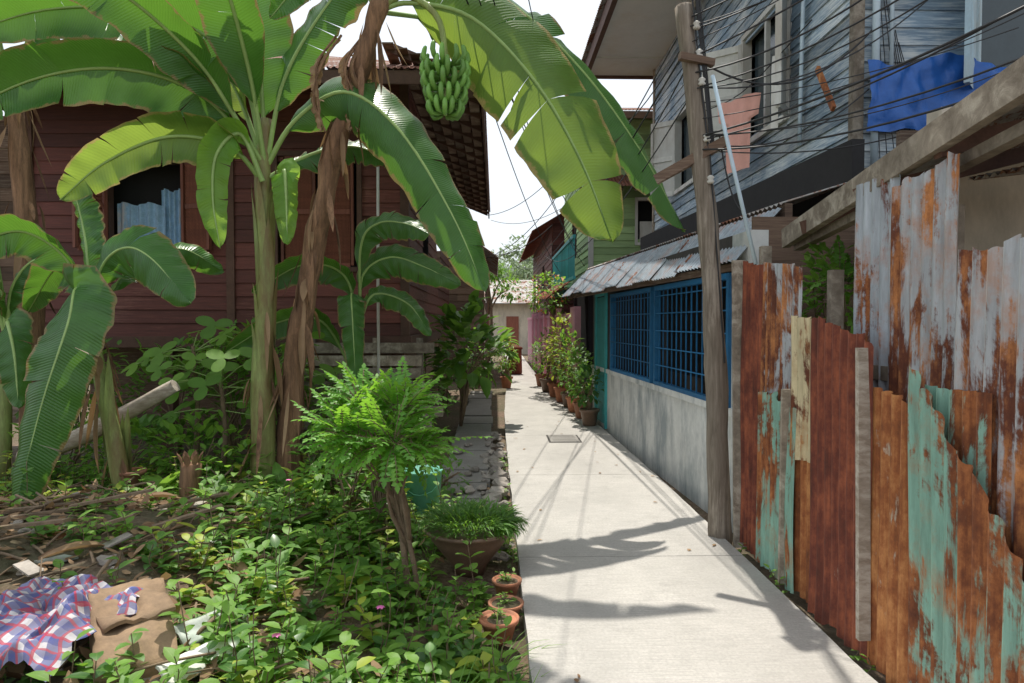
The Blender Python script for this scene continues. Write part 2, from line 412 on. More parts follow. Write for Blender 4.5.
def frond(mb,b,d,L,pairs,ll,lw,m=0,mr=1,bend=.8):
    b=V(b);d=V(d).normalized();s=d.cross(UP)
    if s.length<.1:s=V((1,0,0))
    s.normalize();p=b.copy();dd=d.copy();pts=[p.copy()];r=min(1,max(0,R.gauss(.5,.28)))
    for i in range(pairs):
        nn=s.cross(dd).normalized();dd=(dd-nn*bend/pairs).normalized();p=p+dd*L/pairs;pts.append(p.copy())
        if i<1: continue
        t=i/pairs;k=ll*(1-.5*t**2)*(.65+.35*min(1,t*4))
        for sg in (-1,1):
            ld=(s*sg+dd*.35-nn*.15+nn*R.uniform(-.3,.3)+dd*R.uniform(-.15,.15)).normalized()
            w=lw/2;a=ld.cross(nn).normalized()
            q=[p,p+ld*k*.4+a*w,p+ld*k-nn*.005,p+ld*k*.45-a*w]
            i0=[mb.vert(x,(.3,.5),r) for x in q];mb.face(i0,m)
    leaf(mb,p,dd,ll,lw,m,.1,.1,r,2)
    tube(mb,pts[::3]+[pts[-1]],lambda t:.0035*(1-t*.7),3,mr,cap=False)
def fern_shrub(mb,base,c,rad,n,L=.34,pairs=9,ll=.055,lw=.030):
    base=V(base);c=V(c)
    cl=[]
    for k in range(16):
        d=rdir(-.5,1);q=R.uniform(.5,1)
        e=c+V((d.x*rad[0],d.y*rad[1],d.z*rad[2]))*q*.78;cl.append(e)
        tube(mb,spline([base,base.lerp(c,.55)+V((R.uniform(-.06,.06),R.uniform(-.06,.06),0)),e],6),lambda t:.013*(1-t*.75),5,1)
    for k in range(n):
        e=R.choice(cl);d=rdir(-.5,1)
        o=e+d*R.uniform(0,.09)
        out=(e-c).normalized()
        frond(mb,o,d+out*.7+V((0,0,.15)),L*R.uniform(.6,1.25),pairs,ll,lw,0,1,R.uniform(.1,1.2))
def shrub(mb,base,c,rad,n,L,W,m=0,mt=1,bend=.6,hole=-.25,stems=6,up=.2):
    base=V(base);c=V(c)
    for k in range(stems):
        d=rdir(-.2,1);e=c+V((d.x*rad[0],d.y*rad[1],d.z*rad[2]))*.7
        tube(mb,spline([base,base.lerp(c,.6)+rdir()*.05,e],5),lambda t:max(.004,.018*(1-t*.8)),5,mt)
    for k in range(n):
        d=rdir(-.8,1);q=R.uniform(.35,1)**.6
        o=c+V((d.x*rad[0]*q,d.y*rad[1]*q,d.z*rad[2]*q))
        if noise.noise(o*(1.6/max(.3,rad[0])))<hole: continue
        s=R.uniform(.65,1.25)
        leaf(mb,o,d+rdir()*.7+V((0,0,up)),L*s,W*s,m,bend*R.uniform(.4,1.5),R.uniform(.05,.35))
def weed(mb,p,h,n,L,W,m=0,mt=1):
    p=V(p);q=p+V((R.uniform(-.3,.3)*h,R.uniform(-.3,.3)*h,h))
    pts=spline([p,p.lerp(q,.5)+V((R.uniform(-.03,.03),R.uniform(-.03,.03),0)),q],5)
    tube(mb,pts,.003,3,mt,cap=False);a=R.uniform(0,6)
    for k in range(n):
        t=.15+.85*k/max(1,n-1);a+=2.4;o=pts[min(5,int(t*5))]
        e=R.uniform(.1,.6)+.5*t
        s=R.uniform(.7,1.2)
        leaf(mb,o,V((math.cos(a),math.sin(a),e)),L*s,W*s,m,R.uniform(.3,1.2),.2,min(1,max(0,R.gauss(.3+.4*t,.2))))
def grass(mb,p,n,h,spread,m=0,w=.008):
    for k in range(n):
        a=R.uniform(0,6.28);q=V(p)+V((math.cos(a),math.sin(a),0))*R.uniform(0,spread*.4)
        leaf(mb,q,V((math.cos(a)*.6,math.sin(a)*.6,1))+rdir()*.25,h*R.uniform(.6,1.2),w,m,R.uniform(.4,1.8),.2,None,3,prof=lambda t:1-t*.8)

def banana_leaf(mb,pts,width,tilt=30,seed=0,pet=.16,fold=15,m=0,mr=1,tear=.5,side=None,droop=.28,N=60,ribr=.022):
    rg=random.Random(seed);C=spline(pts,N);n=len(C)
    T=[(C[min(i+1,n-1)]-C[max(i-1,0)]).normalized() for i in range(n)]
    ta=math.radians(tilt);S=[];Nn=[];prev=None
    for i in range(n):
        if side is None:
            pp=T[i].cross(V((0,1,0)))
            if pp.length<.05: pp=V((1,0,0))
            pp.normalize()
            s=pp*math.cos(ta)+V((0,1,0))*math.sin(ta)
        else: s=V(side)
        s=(s-T[i]*s.dot(T[i])).normalized()
        if prev and s.dot(prev)<0: s=-s
        prev=s
        nn=s.cross(T[i]).normalized()
        S.append(s);Nn.append(nn)
    if sum(x.z for x in Nn)<0: Nn=[-x for x in Nn]
    Lc=[0]
    for i in range(1,n): Lc.append(Lc[-1]+(C[i]-C[i-1]).length)
    def wp(t):
        b=(t-pet)/(1-pet)
        if b<=0:return 0
        return width/2*min(1,(b*5.5))**.55*max(0,1-b**5)**.6*(1-.18*b)
    i0=max(1,int(pet*N))
    base_r=rg.random();sd=rg.random()*50
    for sg in (-1,1):
        i=i0
        while i<N:
            g=rg.choice([1,2,3,4,6,9]) if rg.random()<tear else rg.choice([8,12,16])
            j=min(N,i+g)
            if N-j<2:j=N
            df=math.radians(rg.gauss(0,14*tear));pull=rg.uniform(0,.12)*tear*2
            rr=min(1,max(0,base_r*.6+.2+rg.gauss(0,.12)))
            rows=[];mid=(i+j)/2
            for k in range(i,j+1):
                w=wp(k/N)*(1+.06*noise.noise(V((k*.35,sg*3,sd))));row=[]
                for q in (0,.2,.45,.72,1):
                    a=math.radians(fold)+df*q+droop*q
                    rip=.016*math.sin(k*1.1+sg)*q+.05*noise.noise(V((k*.14,q*1.5+sg*4,sd)))*q
                    p=C[k]+S[k]*sg*w*q*math.cos(a)-Nn[k]*w*q*math.sin(a)+Nn[k]*rip
                    p=p+T[k]*w*q*.22+(C[int(mid)]-C[k])*(pull*q*q)
                    row.append(mb.vert(p,(.5+sg*.5*q,Lc[k]),rr))
                rows.append(row)
            for a in range(len(rows)-1):
                for b in range(4):
                    f=(rows[a][b],rows[a][b+1],rows[a+1][b+1],rows[a+1][b])
                    mb.face(f if sg>0 else f[::-1],m,True)
            i=j
    tube(mb,[c-Nn[k]*.006 for k,c in enumerate(C)][::2]+[C[-1]],lambda t:ribr*(1-t)**.8+.003,6,mr,cap=False)

# ------------------------------------------------------------------ banana plants
BM=[M_ban,M_rib,M_stem,M_dry,M_dryleaf,M_bany,M_fruit,M_ban2]
def sheaths(mb,pts,rad,n,seed,green=False):
    rg=random.Random(seed)
    for k in range(n):
        i=rg.randint(1,len(pts)-3);a=rg.uniform(0,6.28)
        o=pts[i]+V((math.cos(a),math.sin(a),0))*rad*1.0
        if green: leaf(mb,o-UP*.3,V((math.cos(a)*.02,math.sin(a)*.02,1)),rg.uniform(.5,1.1),rg.uniform(.08,.14),2,rg.uniform(-.06,.02),-.35,rg.random(),6,up=V((math.cos(a),math.sin(a),.05)))
        else: leaf(mb,o,V((math.cos(a)*.25,math.sin(a)*.25,-1)),rg.uniform(.2,.7),rg.uniform(.03,.08),4 if rg.random()<.6 else 3,rg.uniform(-.4,.5),.5,None,5,up=V((math.cos(a),math.sin(a),.1)))
mb=MB()
st=spline([(-2.19,6.5,-.05),(-2.20,6.5,1.0),(-2.15,6.5,2.0),(-2.18,6.5,2.9),(-2.14,6.5,3.5)],26)
tube(mb,st,lambda t:.118*(1-t*.55),14,2,.6,.22)
sheaths(mb,st[:14],.115,24,4);sheaths(mb,st[1:20],.092,14,44,True)
A=(-2.15,6.5,3.05)
L=[([A,(-2.38,6.4,4.0),(-3.1,6.3,4.38),(-3.9,6.2,4.36),(-4.6,6.1,4.10)],.72,24,0),
([A,(-2.6,6.3,3.62),(-3.2,6.1,3.80),(-3.9,5.95,3.66),(-4.75,5.8,3.15)],.72,24,0),
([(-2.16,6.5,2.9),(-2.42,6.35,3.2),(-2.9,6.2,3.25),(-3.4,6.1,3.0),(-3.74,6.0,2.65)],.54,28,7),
([A,(-2.19,6.5,4.0),(-2.25,6.55,4.8),(-2.35,6.6,5.6)],.66,10,0),
([A,(-1.85,6.4,3.45),(-1.35,6.2,3.66),(-.85,6.05,3.3),(-.38,5.95,2.55),(-.08,5.9,1.86)],.72,18,0),
([(-2.14,6.5,2.95),(-1.75,6.6,3.2),(-1.35,6.7,3.3),(-.95,6.8,3.15)],.40,35,0),
([A,(-1.95,6.4,3.8),(-1.6,6.3,4.35),(-1.2,6.2,4.75),(-.7,6.1,5.0)],.58,30,0),
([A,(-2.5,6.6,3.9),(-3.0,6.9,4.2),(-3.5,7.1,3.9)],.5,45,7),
([A,(-2.2,6.2,3.9),(-2.3,5.6,4.7),(-2.5,4.8,4.9),(-2.6,4.2,4.6)],.6,0,0),
([A,(-2.6,6.0,3.9),(-3.3,5.5,4.4),(-4.0,5.1,4.3)],.6,30,0)]
for k,(p,w,ti,mm) in enumerate(L):
    banana_leaf(mb,p,w,ti,seed=k+3,tear=.4,side=(1,0,.2) if k==8 else None,m=mm)
banana_leaf(mb,[(-2.14,6.4,2.9),(-2.3,6.3,3.3),(-2.48,6.2,3.1),(-2.5,6.15,2.7),(-2.42,6.1,2.25)],.36,20,91,m=5,tear=.2)
banana_leaf(mb,[(-2.0,6.4,2.6),(-1.95,6.4,3.0),(-1.9,6.3,2.75),(-1.88,6.25,2.3)],.30,20,92,m=5,tear=.2)
mb.build('banana_plant',BM)
mb=MB()
st=spline([(-2.02,6.62,-.05),(-1.98,6.6,.6),(-1.86,6.55,1.5),(-1.70,6.5,2.3),(-1.45,6.4,3.3),(-1.2,6.3,3.95),(-1.02,6.25,4.5)],34)
tube(mb,st,lambda t:.115-.04*t+.01*math.sin(t*40),14,3,.5,.5)
sheaths(mb,st,.10,75,5)
Bc=(-1.05,6.25,4.4)
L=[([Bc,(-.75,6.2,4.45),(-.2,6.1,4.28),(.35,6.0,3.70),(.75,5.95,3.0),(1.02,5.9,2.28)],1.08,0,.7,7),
([Bc,(-.6,6.5,4.80),(.1,6.7,4.72),(.85,6.8,4.1),(1.45,6.8,3.3),(1.90,6.8,2.50)],.74,34,.5,0),
([Bc,(-1.3,6.3,4.75),(-1.7,6.3,4.7),(-2.0,6.2,4.3)],.4,35,.5,0),
([Bc,(-.8,5.9,4.9),(-.3,5.3,5.2),(.3,4.7,5.0),(.8,4.2,4.6)],.7,50,.6,0),  # this and the next two: unseen leaves above frame, added to cast shadows
([Bc,(-1.2,6.5,5.1),(-1.6,6.8,5.7),(-2.2,7,5.8)],.6,30,.5,0),
([Bc,(-.8,6.3,5.1),(-.4,6.3,5.7),(.3,6.3,6.1),(1.0,6.3,5.9)],.65,40,.5,0),
([Bc,(-.6,6.9,4.6),(-.3,7.4,4.6),(0,7.9,4.2)],.5,40,.5,0)]
for k,(p,w,ti,te,mm) in enumerate(L):
    banana_leaf(mb,p,w,ti,seed=k+31,tear=te,side=(.8,.6,0) if k==3 else None,pet=.2,fold=6 if k==0 else 15,m=mm)
for k in range(5):
    x=R.uniform(-1.5,-1.05);banana_leaf(mb,[(x,6.3,4.2),(x-.15,6.2,3.9),(x-.15+R.uniform(-.1,.1),6.2,3.6),(x-.12,6.2,3.3)],.14,30,60+k,m=4,mr=3,tear=.9,fold=50,ribr=.01)
stalk=spline([Bc,(-.8,6.2,4.52),(-.52,6.15,4.32),(-.44,6.15,4.0),(-.44,6.15,3.60),(-.44,6.15,3.44)],18)
tube(mb,stalk,lambda t:.035*(1-t*.5),8,2)
for tier in range(5):
    z=3.90-tier*.105;rr=.12+.05*math.sin(math.pi*(tier+1)/5.5)
    nf=12
    for k in range(nf):
        a=2*math.pi*(k+.5*(tier%2))/nf+R.uniform(-.13,.13);d=V((math.cos(a),math.sin(a),0))
        c=V((-.44,6.15,z+R.uniform(-.02,.02)));s=1-.05*tier
        P=[c+d*.03+V((0,0,-.02)),c+d*rr*.85+V((0,0,-.035)),c+d*(rr+.055)*s+V((0,0,.02)),c+d*(rr+.05)*s+V((0,0,.085*s)),c+d*(rr+.035)*s+V((0,0,.115*s))]
        tube(mb,spline(P,7),lambda t:.006+.018*math.sin(math.pi*min(.97,max(.05,t*.95)))**.6,7,6,R.random())
mb.build('banana_plant',BM)
mb=MB()
st=spline([(-3.22,6.0,.02),(-3.30,6.0,.5),(-3.42,6.0,1.1),(-3.52,6.0,1.75)],14)
tube(mb,st,lambda t:.085*(1-t*.5),10,2,.5,.25);sheaths(mb,st,.08,22,8);sheaths(mb,st[:9],.06,8,18,True)
Cc=(-3.5,6.0,1.6)
L=[([Cc,(-3.50,5.8,1.88),(-3.42,5.55,1.58),(-3.54,5.4,.95),(-3.72,5.3,.04)],.66,0),
([Cc,(-3.38,5.95,2.05),(-3.1,5.8,2.22),(-2.8,5.65,2.12),(-2.42,5.5,1.75)],.60,20),
([Cc,(-3.6,5.9,2.1),(-3.9,5.8,2.35),(-4.2,5.7,2.25),(-4.45,5.6,2.0)],.48,28),
([Cc,(-3.58,6.1,2.2),(-3.7,6.2,2.6),(-3.85,6.3,2.95)],.36,20),
([Cc,(-3.3,6.3,2.1),(-3.0,6.6,2.3),(-2.7,6.9,2.1)],.42,40),
([Cc,(-3.7,6.2,2.0),(-4.1,6.5,2.1),(-4.5,6.7,1.7)],.44,40)]
for k,(p,w,ti) in enumerate(L): banana_leaf(mb,p,w,ti,seed=k+11,tear=.2,ribr=.014)
mb.build('banana_plant',BM)
mb=MB()
st=spline([(-5.0,7.5,0),(-5.0,7.5,2),(-5.1,7.5,3.6),(-5.15,7.5,4.2)],16)
tube(mb,st,lambda t:.14*(1-t*.5),10,3,.5,.3);sheaths(mb,st,.13,30,9)
Dc=(-5.12,7.5,3.9)
for k,p in enumerate([[Dc,(-4.9,7.4,4.6),(-4.3,7.3,4.8),(-3.7,7.2,4.3)],[Dc,(-5.3,7.4,4.7),(-5.8,7.3,4.7),(-6.3,7.2,4.0)],[Dc,(-5.1,7.2,4.7),(-4.9,6.8,5.2),(-4.6,6.4,5.2)],[Dc,(-5.3,7.3,4.3),(-5.6,7.2,4.0),(-5.75,7.1,3.2)],[Dc,(-5.0,7.6,4.7),(-4.9,7.8,5.5)]]):
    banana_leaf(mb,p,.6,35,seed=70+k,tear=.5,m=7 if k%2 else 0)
st=spline([(-5.0,7.0,0),(-4.95,7.0,.9),(-4.9,7.0,1.5)],8);tube(mb,st,lambda t:.09*(1-t*.5),8,2)
for k,p in enumerate([[(-4.9,7,1.4),(-4.8,6.9,1.9),(-4.5,6.8,2.2),(-4.1,6.7,2.1)],[(-4.9,7,1.4),(-5.0,6.9,1.9),(-5.3,6.8,2.1),(-5.7,6.7,1.8)],[(-4.9,7,1.4),(-4.9,6.9,2.1),(-4.95,6.8,2.7)],[(-4.9,7,1.4),(-4.7,6.7,1.6),(-4.5,6.5,1.3),(-4.4,6.4,.8)]]):
    banana_leaf(mb,p,.4,35,seed=80+k,tear=.3)
mb.build('banana_plant',BM)
mb=MB()
st=spline([(-1.55,7.4,-.05),(-1.5,7.4,.8),(-1.45,7.4,1.7)],10);tube(mb,st,lambda t:.09*(1-t*.5),10,2,.5,.2)
Ec=(-1.46,7.4,1.6)
for k,(p,w,ti) in enumerate([([Ec,(-1.4,7.3,2.1),(-1.1,7.2,2.28),(-.75,7.1,2.18),(-.35,7.0,1.98)],.46,22),([Ec,(-1.4,7.2,2.4),(-1.2,7.1,2.62),(-.9,7.0,2.6),(-.65,6.9,2.48)],.42,22),([Ec,(-1.6,7.3,2.1),(-2.0,7.2,2.2),(-2.5,7.1,1.9)],.44,30),([Ec,(-1.5,7.2,1.9),(-1.45,7.0,1.6),(-1.4,6.9,1.0)],.34,20),([Ec,(-1.3,7.4,1.9),(-.95,7.5,1.8),(-.7,7.5,1.45)],.34,25),([(-1.5,7.4,1.0),(-1.8,7.2,1.6),(-2.2,7.0,1.6),(-2.7,6.9,1.3)],.4,25)]):
    banana_leaf(mb,p,w,ti,seed=100+k,tear=.25,ribr=.014)
mb.build('banana_plant',BM)

# ------------------------------------------------------------------ shrubs / weeds
mb=MB();fern_shrub(mb,(-.50,4.0,.25),(-.66,4.0,.86),(.46,.42,.42),330,.24)
tube(mb,spline([(-.5,4.0,-.08),(-.54,4.0,.3),(-.60,4.0,.75)],6),lambda t:.024*(1-t*.4),7,1,.5,.3)
tube(mb,spline([(-.44,3.97,-.08),(-.5,3.98,.3),(-.66,4.0,.7)],6),lambda t:.018*(1-t*.4),7,1,.5,.3)
mb.build('fern_leaf_shrub',[M_fern,M_twig])
mb=MB();fern_shrub(mb,(-.85,5.2,-.02),(-.95,5.2,.72),(.42,.4,.36),190,.24);mb.build('fern_leaf_shrub',[M_fern,M_twig])
mb=MB();fern_shrub(mb,(-2.9,7.6,0),(-2.9,7.6,.9),(.6,.4,.5),110,.3);mb.build('fern_leaf_shrub',[M_fern,M_twig])
mb=MB();shrub(mb,(-.55,10.8,-.1),(-.40,10.8,1.18),(.62,.6,.76),320,.30,.17,bend=.8,stems=10,up=.5);mb.build('rubber_plant_shrub',[M_mid,M_twig])
for (x,y,z,rx,rz,n,L_,W_,mt) in [(-3.7,8.0,.7,.8,.7,460,.13,.07,M_mid),(-2.7,8.1,.9,.6,.7,360,.14,.07,M_weed),(-4.9,8.1,.8,.7,.8,360,.14,.07,M_mid),(-6.2,7.6,.8,.9,.9,420,.14,.07,M_mid),(-1.8,8.2,.6,.6,.5,240,.12,.06,M_weed),(-1.3,7.9,.45,.45,.4,200,.1,.06,M_mid),(-1.1,9.4,.6,.5,.6,260,.12,.06,M_mid),(-4.2,6.9,.35,.6,.45,280,.11,.06,M_weed),(-2.9,6.7,.3,.55,.42,320,.12,.06,M_weed),(-3.6,6.7,.3,.5,.4,260,.12,.06,M_mid),(-2.45,6.3,.2,.35,.3,200,.11,.055,M_weed),(-5.6,6.0,.4,.7,.6,260,.12,.06,M_mid),(-.9,12.5,.6,.4,.7,150,.1,.05,M_mid),(-.7,14.2,.8,.5,.9,240,.1,.06,M_mid),(-.4,17,.7,.4,.8,160,.1,.06,M_mid),(-.2,20,.8,.5,.9,200,.12,.06,M_dark),(-1.45,6.2,.25,.4,.35,230,.10,.06,M_weed),(-1.2,5.6,.3,.4,.3,220,.10,.05,M_weed),(-.5,6.6,.1,.25,.22,120,.07,.04,M_mid)]:
    mb=MB();shrub(mb,(x,y,-.05),(x,y,z),(rx,.45,rz),n,L_,W_);mb.build('garden_shrub',[mt,M_twig])
def palmate(mb,o,nrm,s,m=0):
    nrm=V(nrm).normalized();a=nrm.cross(V((.3,.9,.1))).normalized();b=nrm.cross(a);r=R.random()
    c=mb.vert(o,(.3,.5),r);ring=[];N=35
    for k in range(N+1):
        an=-2.7+5.4*k/N;q=s*(.25+.75*abs(math.cos(an*1.75))**1.1)*(1-.25*abs(an)/2.6)
        ring.append(mb.vert(V(o)+(a*math.cos(an)+b*math.sin(an))*q-nrm*q*q*.6,(.3,.5),r))
    for k in range(N): mb.face((c,ring[k],ring[k+1]),m,True)
mb=MB()
for (bx,by,h,n) in [(-3.15,7.2,1.35,20),(-2.75,6.9,1.0,14),(-2.3,7.3,1.2,12)]:
    tube(mb,spline([(bx,by,0),(bx+.04,by,h*.5),(bx,by,h)],6),lambda t:.035*(1-t*.5),7,1)
    for k in range(n):
        a=k*2.4;l=R.uniform(.3,.6);e=R.uniform(-.4,.6);o=V((bx,by,h-R.uniform(0,.35)));q=o+V((math.cos(a)*l,math.sin(a)*l,e*l))
        tube(mb,[o,o.lerp(q,.5)+V((0,0,.03)),q],.006,4,2,cap=False)
        palmate(mb,q,V((math.cos(a)*.5,math.sin(a)*.5-.5,1)),R.uniform(.15,.24))
mb.build('papaya_plant',[M_weed,M_twig,M_rib])

def density(x,y):
    if y<5.8:
        lim=-1.30-.30*(y-3)
        if x<lim: return .16+.5*max(0,1-(lim-x)/.5)
    if x<-2.4 and y<6.0: return .35
    return 1.0
mb=MB()
for k in range(2600):
    x=R.uniform(-4.6,.12);y=2.4+(7.4-2.4)*R.random()**1.25
    if R.random()>density(x,y)*(.6+.9*(noise.noise(V((x*1.4,y*1.4,5)))+.5)): continue
    if x>-.42 and 4.22<y<4.8: continue
    if x>-.06 and 3.35<y<4.3: continue
    if x>-.15 and y>5: continue
    if x>-.6 and y>5.9: continue
    h=R.uniform(.05,.24)
    if R.random()<.10: h=R.uniform(.28,.42)
    t=R.random();p=(x,y,gh(x,y)-.01);m=R.choice([0,0,0,0,2,2,3,4])
    if noise.noise(V((x*2.1,y*2.1,9)))>.1: t*=.5
    if t<.35: weed(mb,p,h,R.randint(7,13),.095,.05,m)
    elif t<.6: weed(mb,p,h,R.randint(8,14),.06,.048,m)
    elif t<.72: weed(mb,p,h*.6,R.randint(5,8),.16,.065,m)
    elif t<.86: weed(mb,p,h,R.randint(12,20),.045,.02,m)
    elif t<.93: frond(mb,p,V((R.uniform(-1,1),R.uniform(-1,1),1.2)),R.uniform(.2,.4),12,.06,.02,m,1,1.2)
    else: grass(mb,p,14,.25,.1,m)
for k in range(22):
    y=R.uniform(2.6,9);x=R.choice([R.uniform(.06,.14),1.72+R.uniform(0,.03)]) if y<5 else R.uniform(.02,.12)
    weed(mb,(x,y,-.06),R.uniform(.06,.14),8,.05,.03)
mb.build('weeds',[M_weed,M_twig,M_mid,M_dark,M_yel])
mb=MB()
for (x,y,n,L_) in [(-1.15,4.6,10,.32),(-1.7,5.2,9,.34),(-.9,3.3,9,.22),(-1.35,3.9,8,.26),(-2.3,5.7,9,.35),(-.35,3.0,9,.2),(-1.9,6.1,9,.4),(-1.5,4.9,9,.3),(-1.0,5.1,8,.28),(-1.75,6.0,9,.4),(-2.1,5.3,9,.3),(-1.2,3.1,8,.2),(-.25,5.2,8,.2),(-2.9,5.9,9,.4),(-1.35,4.35,9,.3),(-1.55,4.4,9,.25)]:
    for k in range(n):
        a=k*2.4+R.random()*.4
        leaf(mb,(x,y,gh(x,y)),V((math.cos(a),math.sin(a),R.uniform(.6,1.6))),L_*R.uniform(.7,1.1),L_*.32,0,R.uniform(.5,1.2),.25,None,6)
mb.build('broad_leaf_herbs',[M_weed,M_twig])
mb=MB()
for (x,y,n) in [(0.02,3.0,60),(.0,3.25,40),(-.2,2.85,50),(.05,2.7,50)]: grass(mb,(x,y,gh(x,y)),n,.3,.18,w=.011)
mb.build('grass_tufts',[M_weed])
mb=MB()
for (x,y,h) in [(-.55,3.25,.27),(-.95,2.95,.2),(-1.6,5.3,.3)]:
    z=gh(x,y)+h;tube(mb,[V((x,y,z-h)),V((x+.01,y,z-h*.5)),V((x,y,z))],.002,3,1)
    for k in range(6):
        a=k*1.05;leaf(mb,(x,y,z),V((math.cos(a),math.sin(a),.5)),.025,.02,0,.8,.1,None,2)
mb.build('pink_flowers',[M_pinkf,M_twig])

mb=MB()
for k in range(3000):
    x=R.uniform(-4.8,-.0);y=R.uniform(2.5,7.2)
    if x>-1.2 and R.random()<.7: continue
    a=R.uniform(0,6.28)
    leaf(mb,(x,y,gh(x,y)+R.uniform(.005,.06)),V((math.cos(a),math.sin(a),R.uniform(-.2,.5))),R.uniform(.04,.15),R.uniform(.02,.07),0,R.uniform(-.8,1),R.uniform(-.3,.5),None,3)
for k in range(34):
    x=R.uniform(-4.4,-1.5);y=R.uniform(3.2,6.4);a=R.uniform(-.9,.9)+(math.pi if R.random()<.5 else 0)
    leaf(mb,(x,y,gh(x,y)+.04),V((math.cos(a),math.sin(a)*.8,.2)),R.uniform(.2,.6),R.uniform(.05,.12),0,R.uniform(.2,.8),.6,None,7)
for k in range(26):
    y=R.uniform(2.8,12);x=R.choice([R.uniform(.17,.4),R.uniform(1.35,1.66),R.uniform(.2,1.6)]);a=R.uniform(0,6.28)
    leaf(mb,(x,y,.008),V((math.cos(a),math.sin(a),.1)),R.uniform(.03,.07),R.uniform(.012,.03),0,R.uniform(.1,.4),.2,None,3)
mb.build('dry_leaf_litter',[M_dryleaf])
mb=MB()
for k in range(260):
    x=R.uniform(-4.6,-1.0);y=R.uniform(2.6,6.6);a=R.uniform(0,3.14);l=R.uniform(.08,.45)
    z=gh(x,y)+R.uniform(.01,.07);p=V((x,y,z));q=p+V((math.cos(a)*l,math.sin(a)*l,R.uniform(-.02,.1)))
    tube(mb,[p,p.lerp(q,.5)+V((0,0,.01)),q],R.uniform(.003,.012),5,0,R.random())
for k in range(10):
    x=R.uniform(-3.8,-1.8);y=R.uniform(3.3,5.2);a=R.uniform(-.5,1);l=R.uniform(.3,.7);z=gh(x,y)+.05
    beam(mb,(x,y,z),(x+math.cos(a)*l,y+math.sin(a)*l,z+R.uniform(-.02,.12)),.05,.018,0)
mb.build('fallen_sticks',[M_twig])
mb=MB()
for k in range(110):
    x=R.uniform(-4.2,-1.2);y=R.uniform(2.8,6.3);rock(mb,(x,y,gh(x,y)+.01),R.uniform(.015,.06),R.choice([0,0,0,1]))
for k in range(8):
    x=R.uniform(-3.4,-1.5);y=R.uniform(3.4,5.6);a=R.uniform(0,3);l=R.uniform(.08,.18);z=gh(x,y)+.04
    beam(mb,(x,y,z),(x+math.cos(a)*l,y+math.sin(a)*l,z+R.uniform(-.02,.06)),R.uniform(.05,.12),.01,R.choice([0,2,0]))
mb.build('rubble_pieces',[M_rock,M_terra,M_tile])
mb=MB();pts=spline([(-4.45,7.0,.28),(-3.9,6.95,.55),(-3.5,6.9,.80),(-3.1,6.25,1.0)],10);pts=spline([(-4.3,6.3,.35),(-3.8,6.3,.55),(-3.35,6.3,.78),(-2.92,6.3,1.02)],10);tube(mb,pts,lambda t:.085-.02*t,12,0,.5,.25);mb.build('fallen_log',[M_log])
mb=MB();tube(mb,spline([(-2.55,5.75,0),(-2.56,5.75,.2),(-2.54,5.75,.42)],6),lambda t:.075-.01*t,10,0,.4,.6);
for k in range(8):
    a=k*.8;leaf(mb,(-2.55+.07*math.cos(a),5.75+.07*math.sin(a),.4),V((math.cos(a)*.3,math.sin(a)*.3,1)),.12,.06,0,.1,.3)
mb.build('tree_stump',[M_dry])
def slab(mb,c,u,w,U,Vv,W,m=0,warp=.0,n=10):
    """thick warped board"""
    c=V(c);u=V(u).normalized();w=V(w).normalized();v=w.cross(u).normalized();w=u.cross(v);top={};bot={};r=R.random()*.3+.35;sd=R.random()*90
    for i in range(n+1):
        for j in range(n+1):
            a=i/n-.5;b=j/n-.5
            z=warp*noise.noise(V((a*2.2,b*2.2,sd)))+warp*.35*noise.noise(V((a*7,b*7,sd)))
            e=1+.05*noise.noise(V((a*4,b*4,sd+5)))
            p=c+u*a*U*e+v*b*Vv*e+w*z
            top[i,j]=mb.vert(p+w*W/2,(a,b),r);bot[i,j]=mb.vert(p-w*W/2,(a,b),r)
    for i in range(n):
        for j in range(n):
            mb.face((top[i,j],top[i+1,j],top[i+1,j+1],top[i,j+1]),m,True);mb.face((bot[i,j],bot[i,j+1],bot[i+1,j+1],bot[i+1,j]),m,True)
        mb.face((bot[i,0],bot[i+1,0],top[i+1,0],top[i,0]),m);mb.face((bot[i,n],top[i,n],top[i+1,n],bot[i+1,n]),m)
        mb.face((bot[0,i],top[0,i],top[0,i+1],bot[0,i+1]),m);mb.face((bot[n,i],bot[n,i+1],top[n,i+1],top[n,i]),m)
mb=MB()
slab(mb,(-1.66,3.12,.19),(.85,.55,-.05),(-.12,-.45,1),.32,.58,.10,0,.04)
slab(mb,(-1.74,3.25,.27),(.75,.65,.1),(-.3,-.3,1),.30,.42,.018,0,.05)
mb.build('crushed_cardboard_box',[M_card])
mb=MB();n=56;g={}
for i in range(n+1):
    for j in range(n+1):
        u=i/n;v=j/n;x=-2.38+.62*u+.10*v;y=2.80+.66*v-.12*u
        z=.32-.25*max(0,.4-v)**1.3-.22*max(0,u-.75)-.1*max(0,v-.8)+.09*noise.noise(V((u*4+v*3,v*2.2,2)))+.06*abs(noise.noise(V((u*9-v*4,v*4,5))))+.015*noise.noise(V((u*25,v*12,5)))
        z=max(z,gh(x,y)+.02)
        g[i,j]=mb.vert((x+.07*noise.noise(V((v*5,u*4,7))),y+.05*noise.noise(V((v*4,u*5,17))),z),(u+.02*noise.noise(V((u*5,v*5,1))),v))
for i in range(n):
    for j in range(n): mb.face((g[i,j],g[i+1,j],g[i+1,j+1],g[i,j+1]),0,True)
mb.build('plaid_cloth',[M_plaid])
mb=MB();slab(mb,(-1.38,3.32,.13),(.5,.7,.0),(.45,-.35,1),.34,.13,.014,0,.02);slab(mb,(-1.30,2.98,.12),(.5,.75,.0),(.3,-.5,1),.32,.12,.016,1,.02)
slab(mb,(-1.36,3.1,.06),(.45,.75,0),(.1,-.2,1),.6,.14,.02,2,.02)
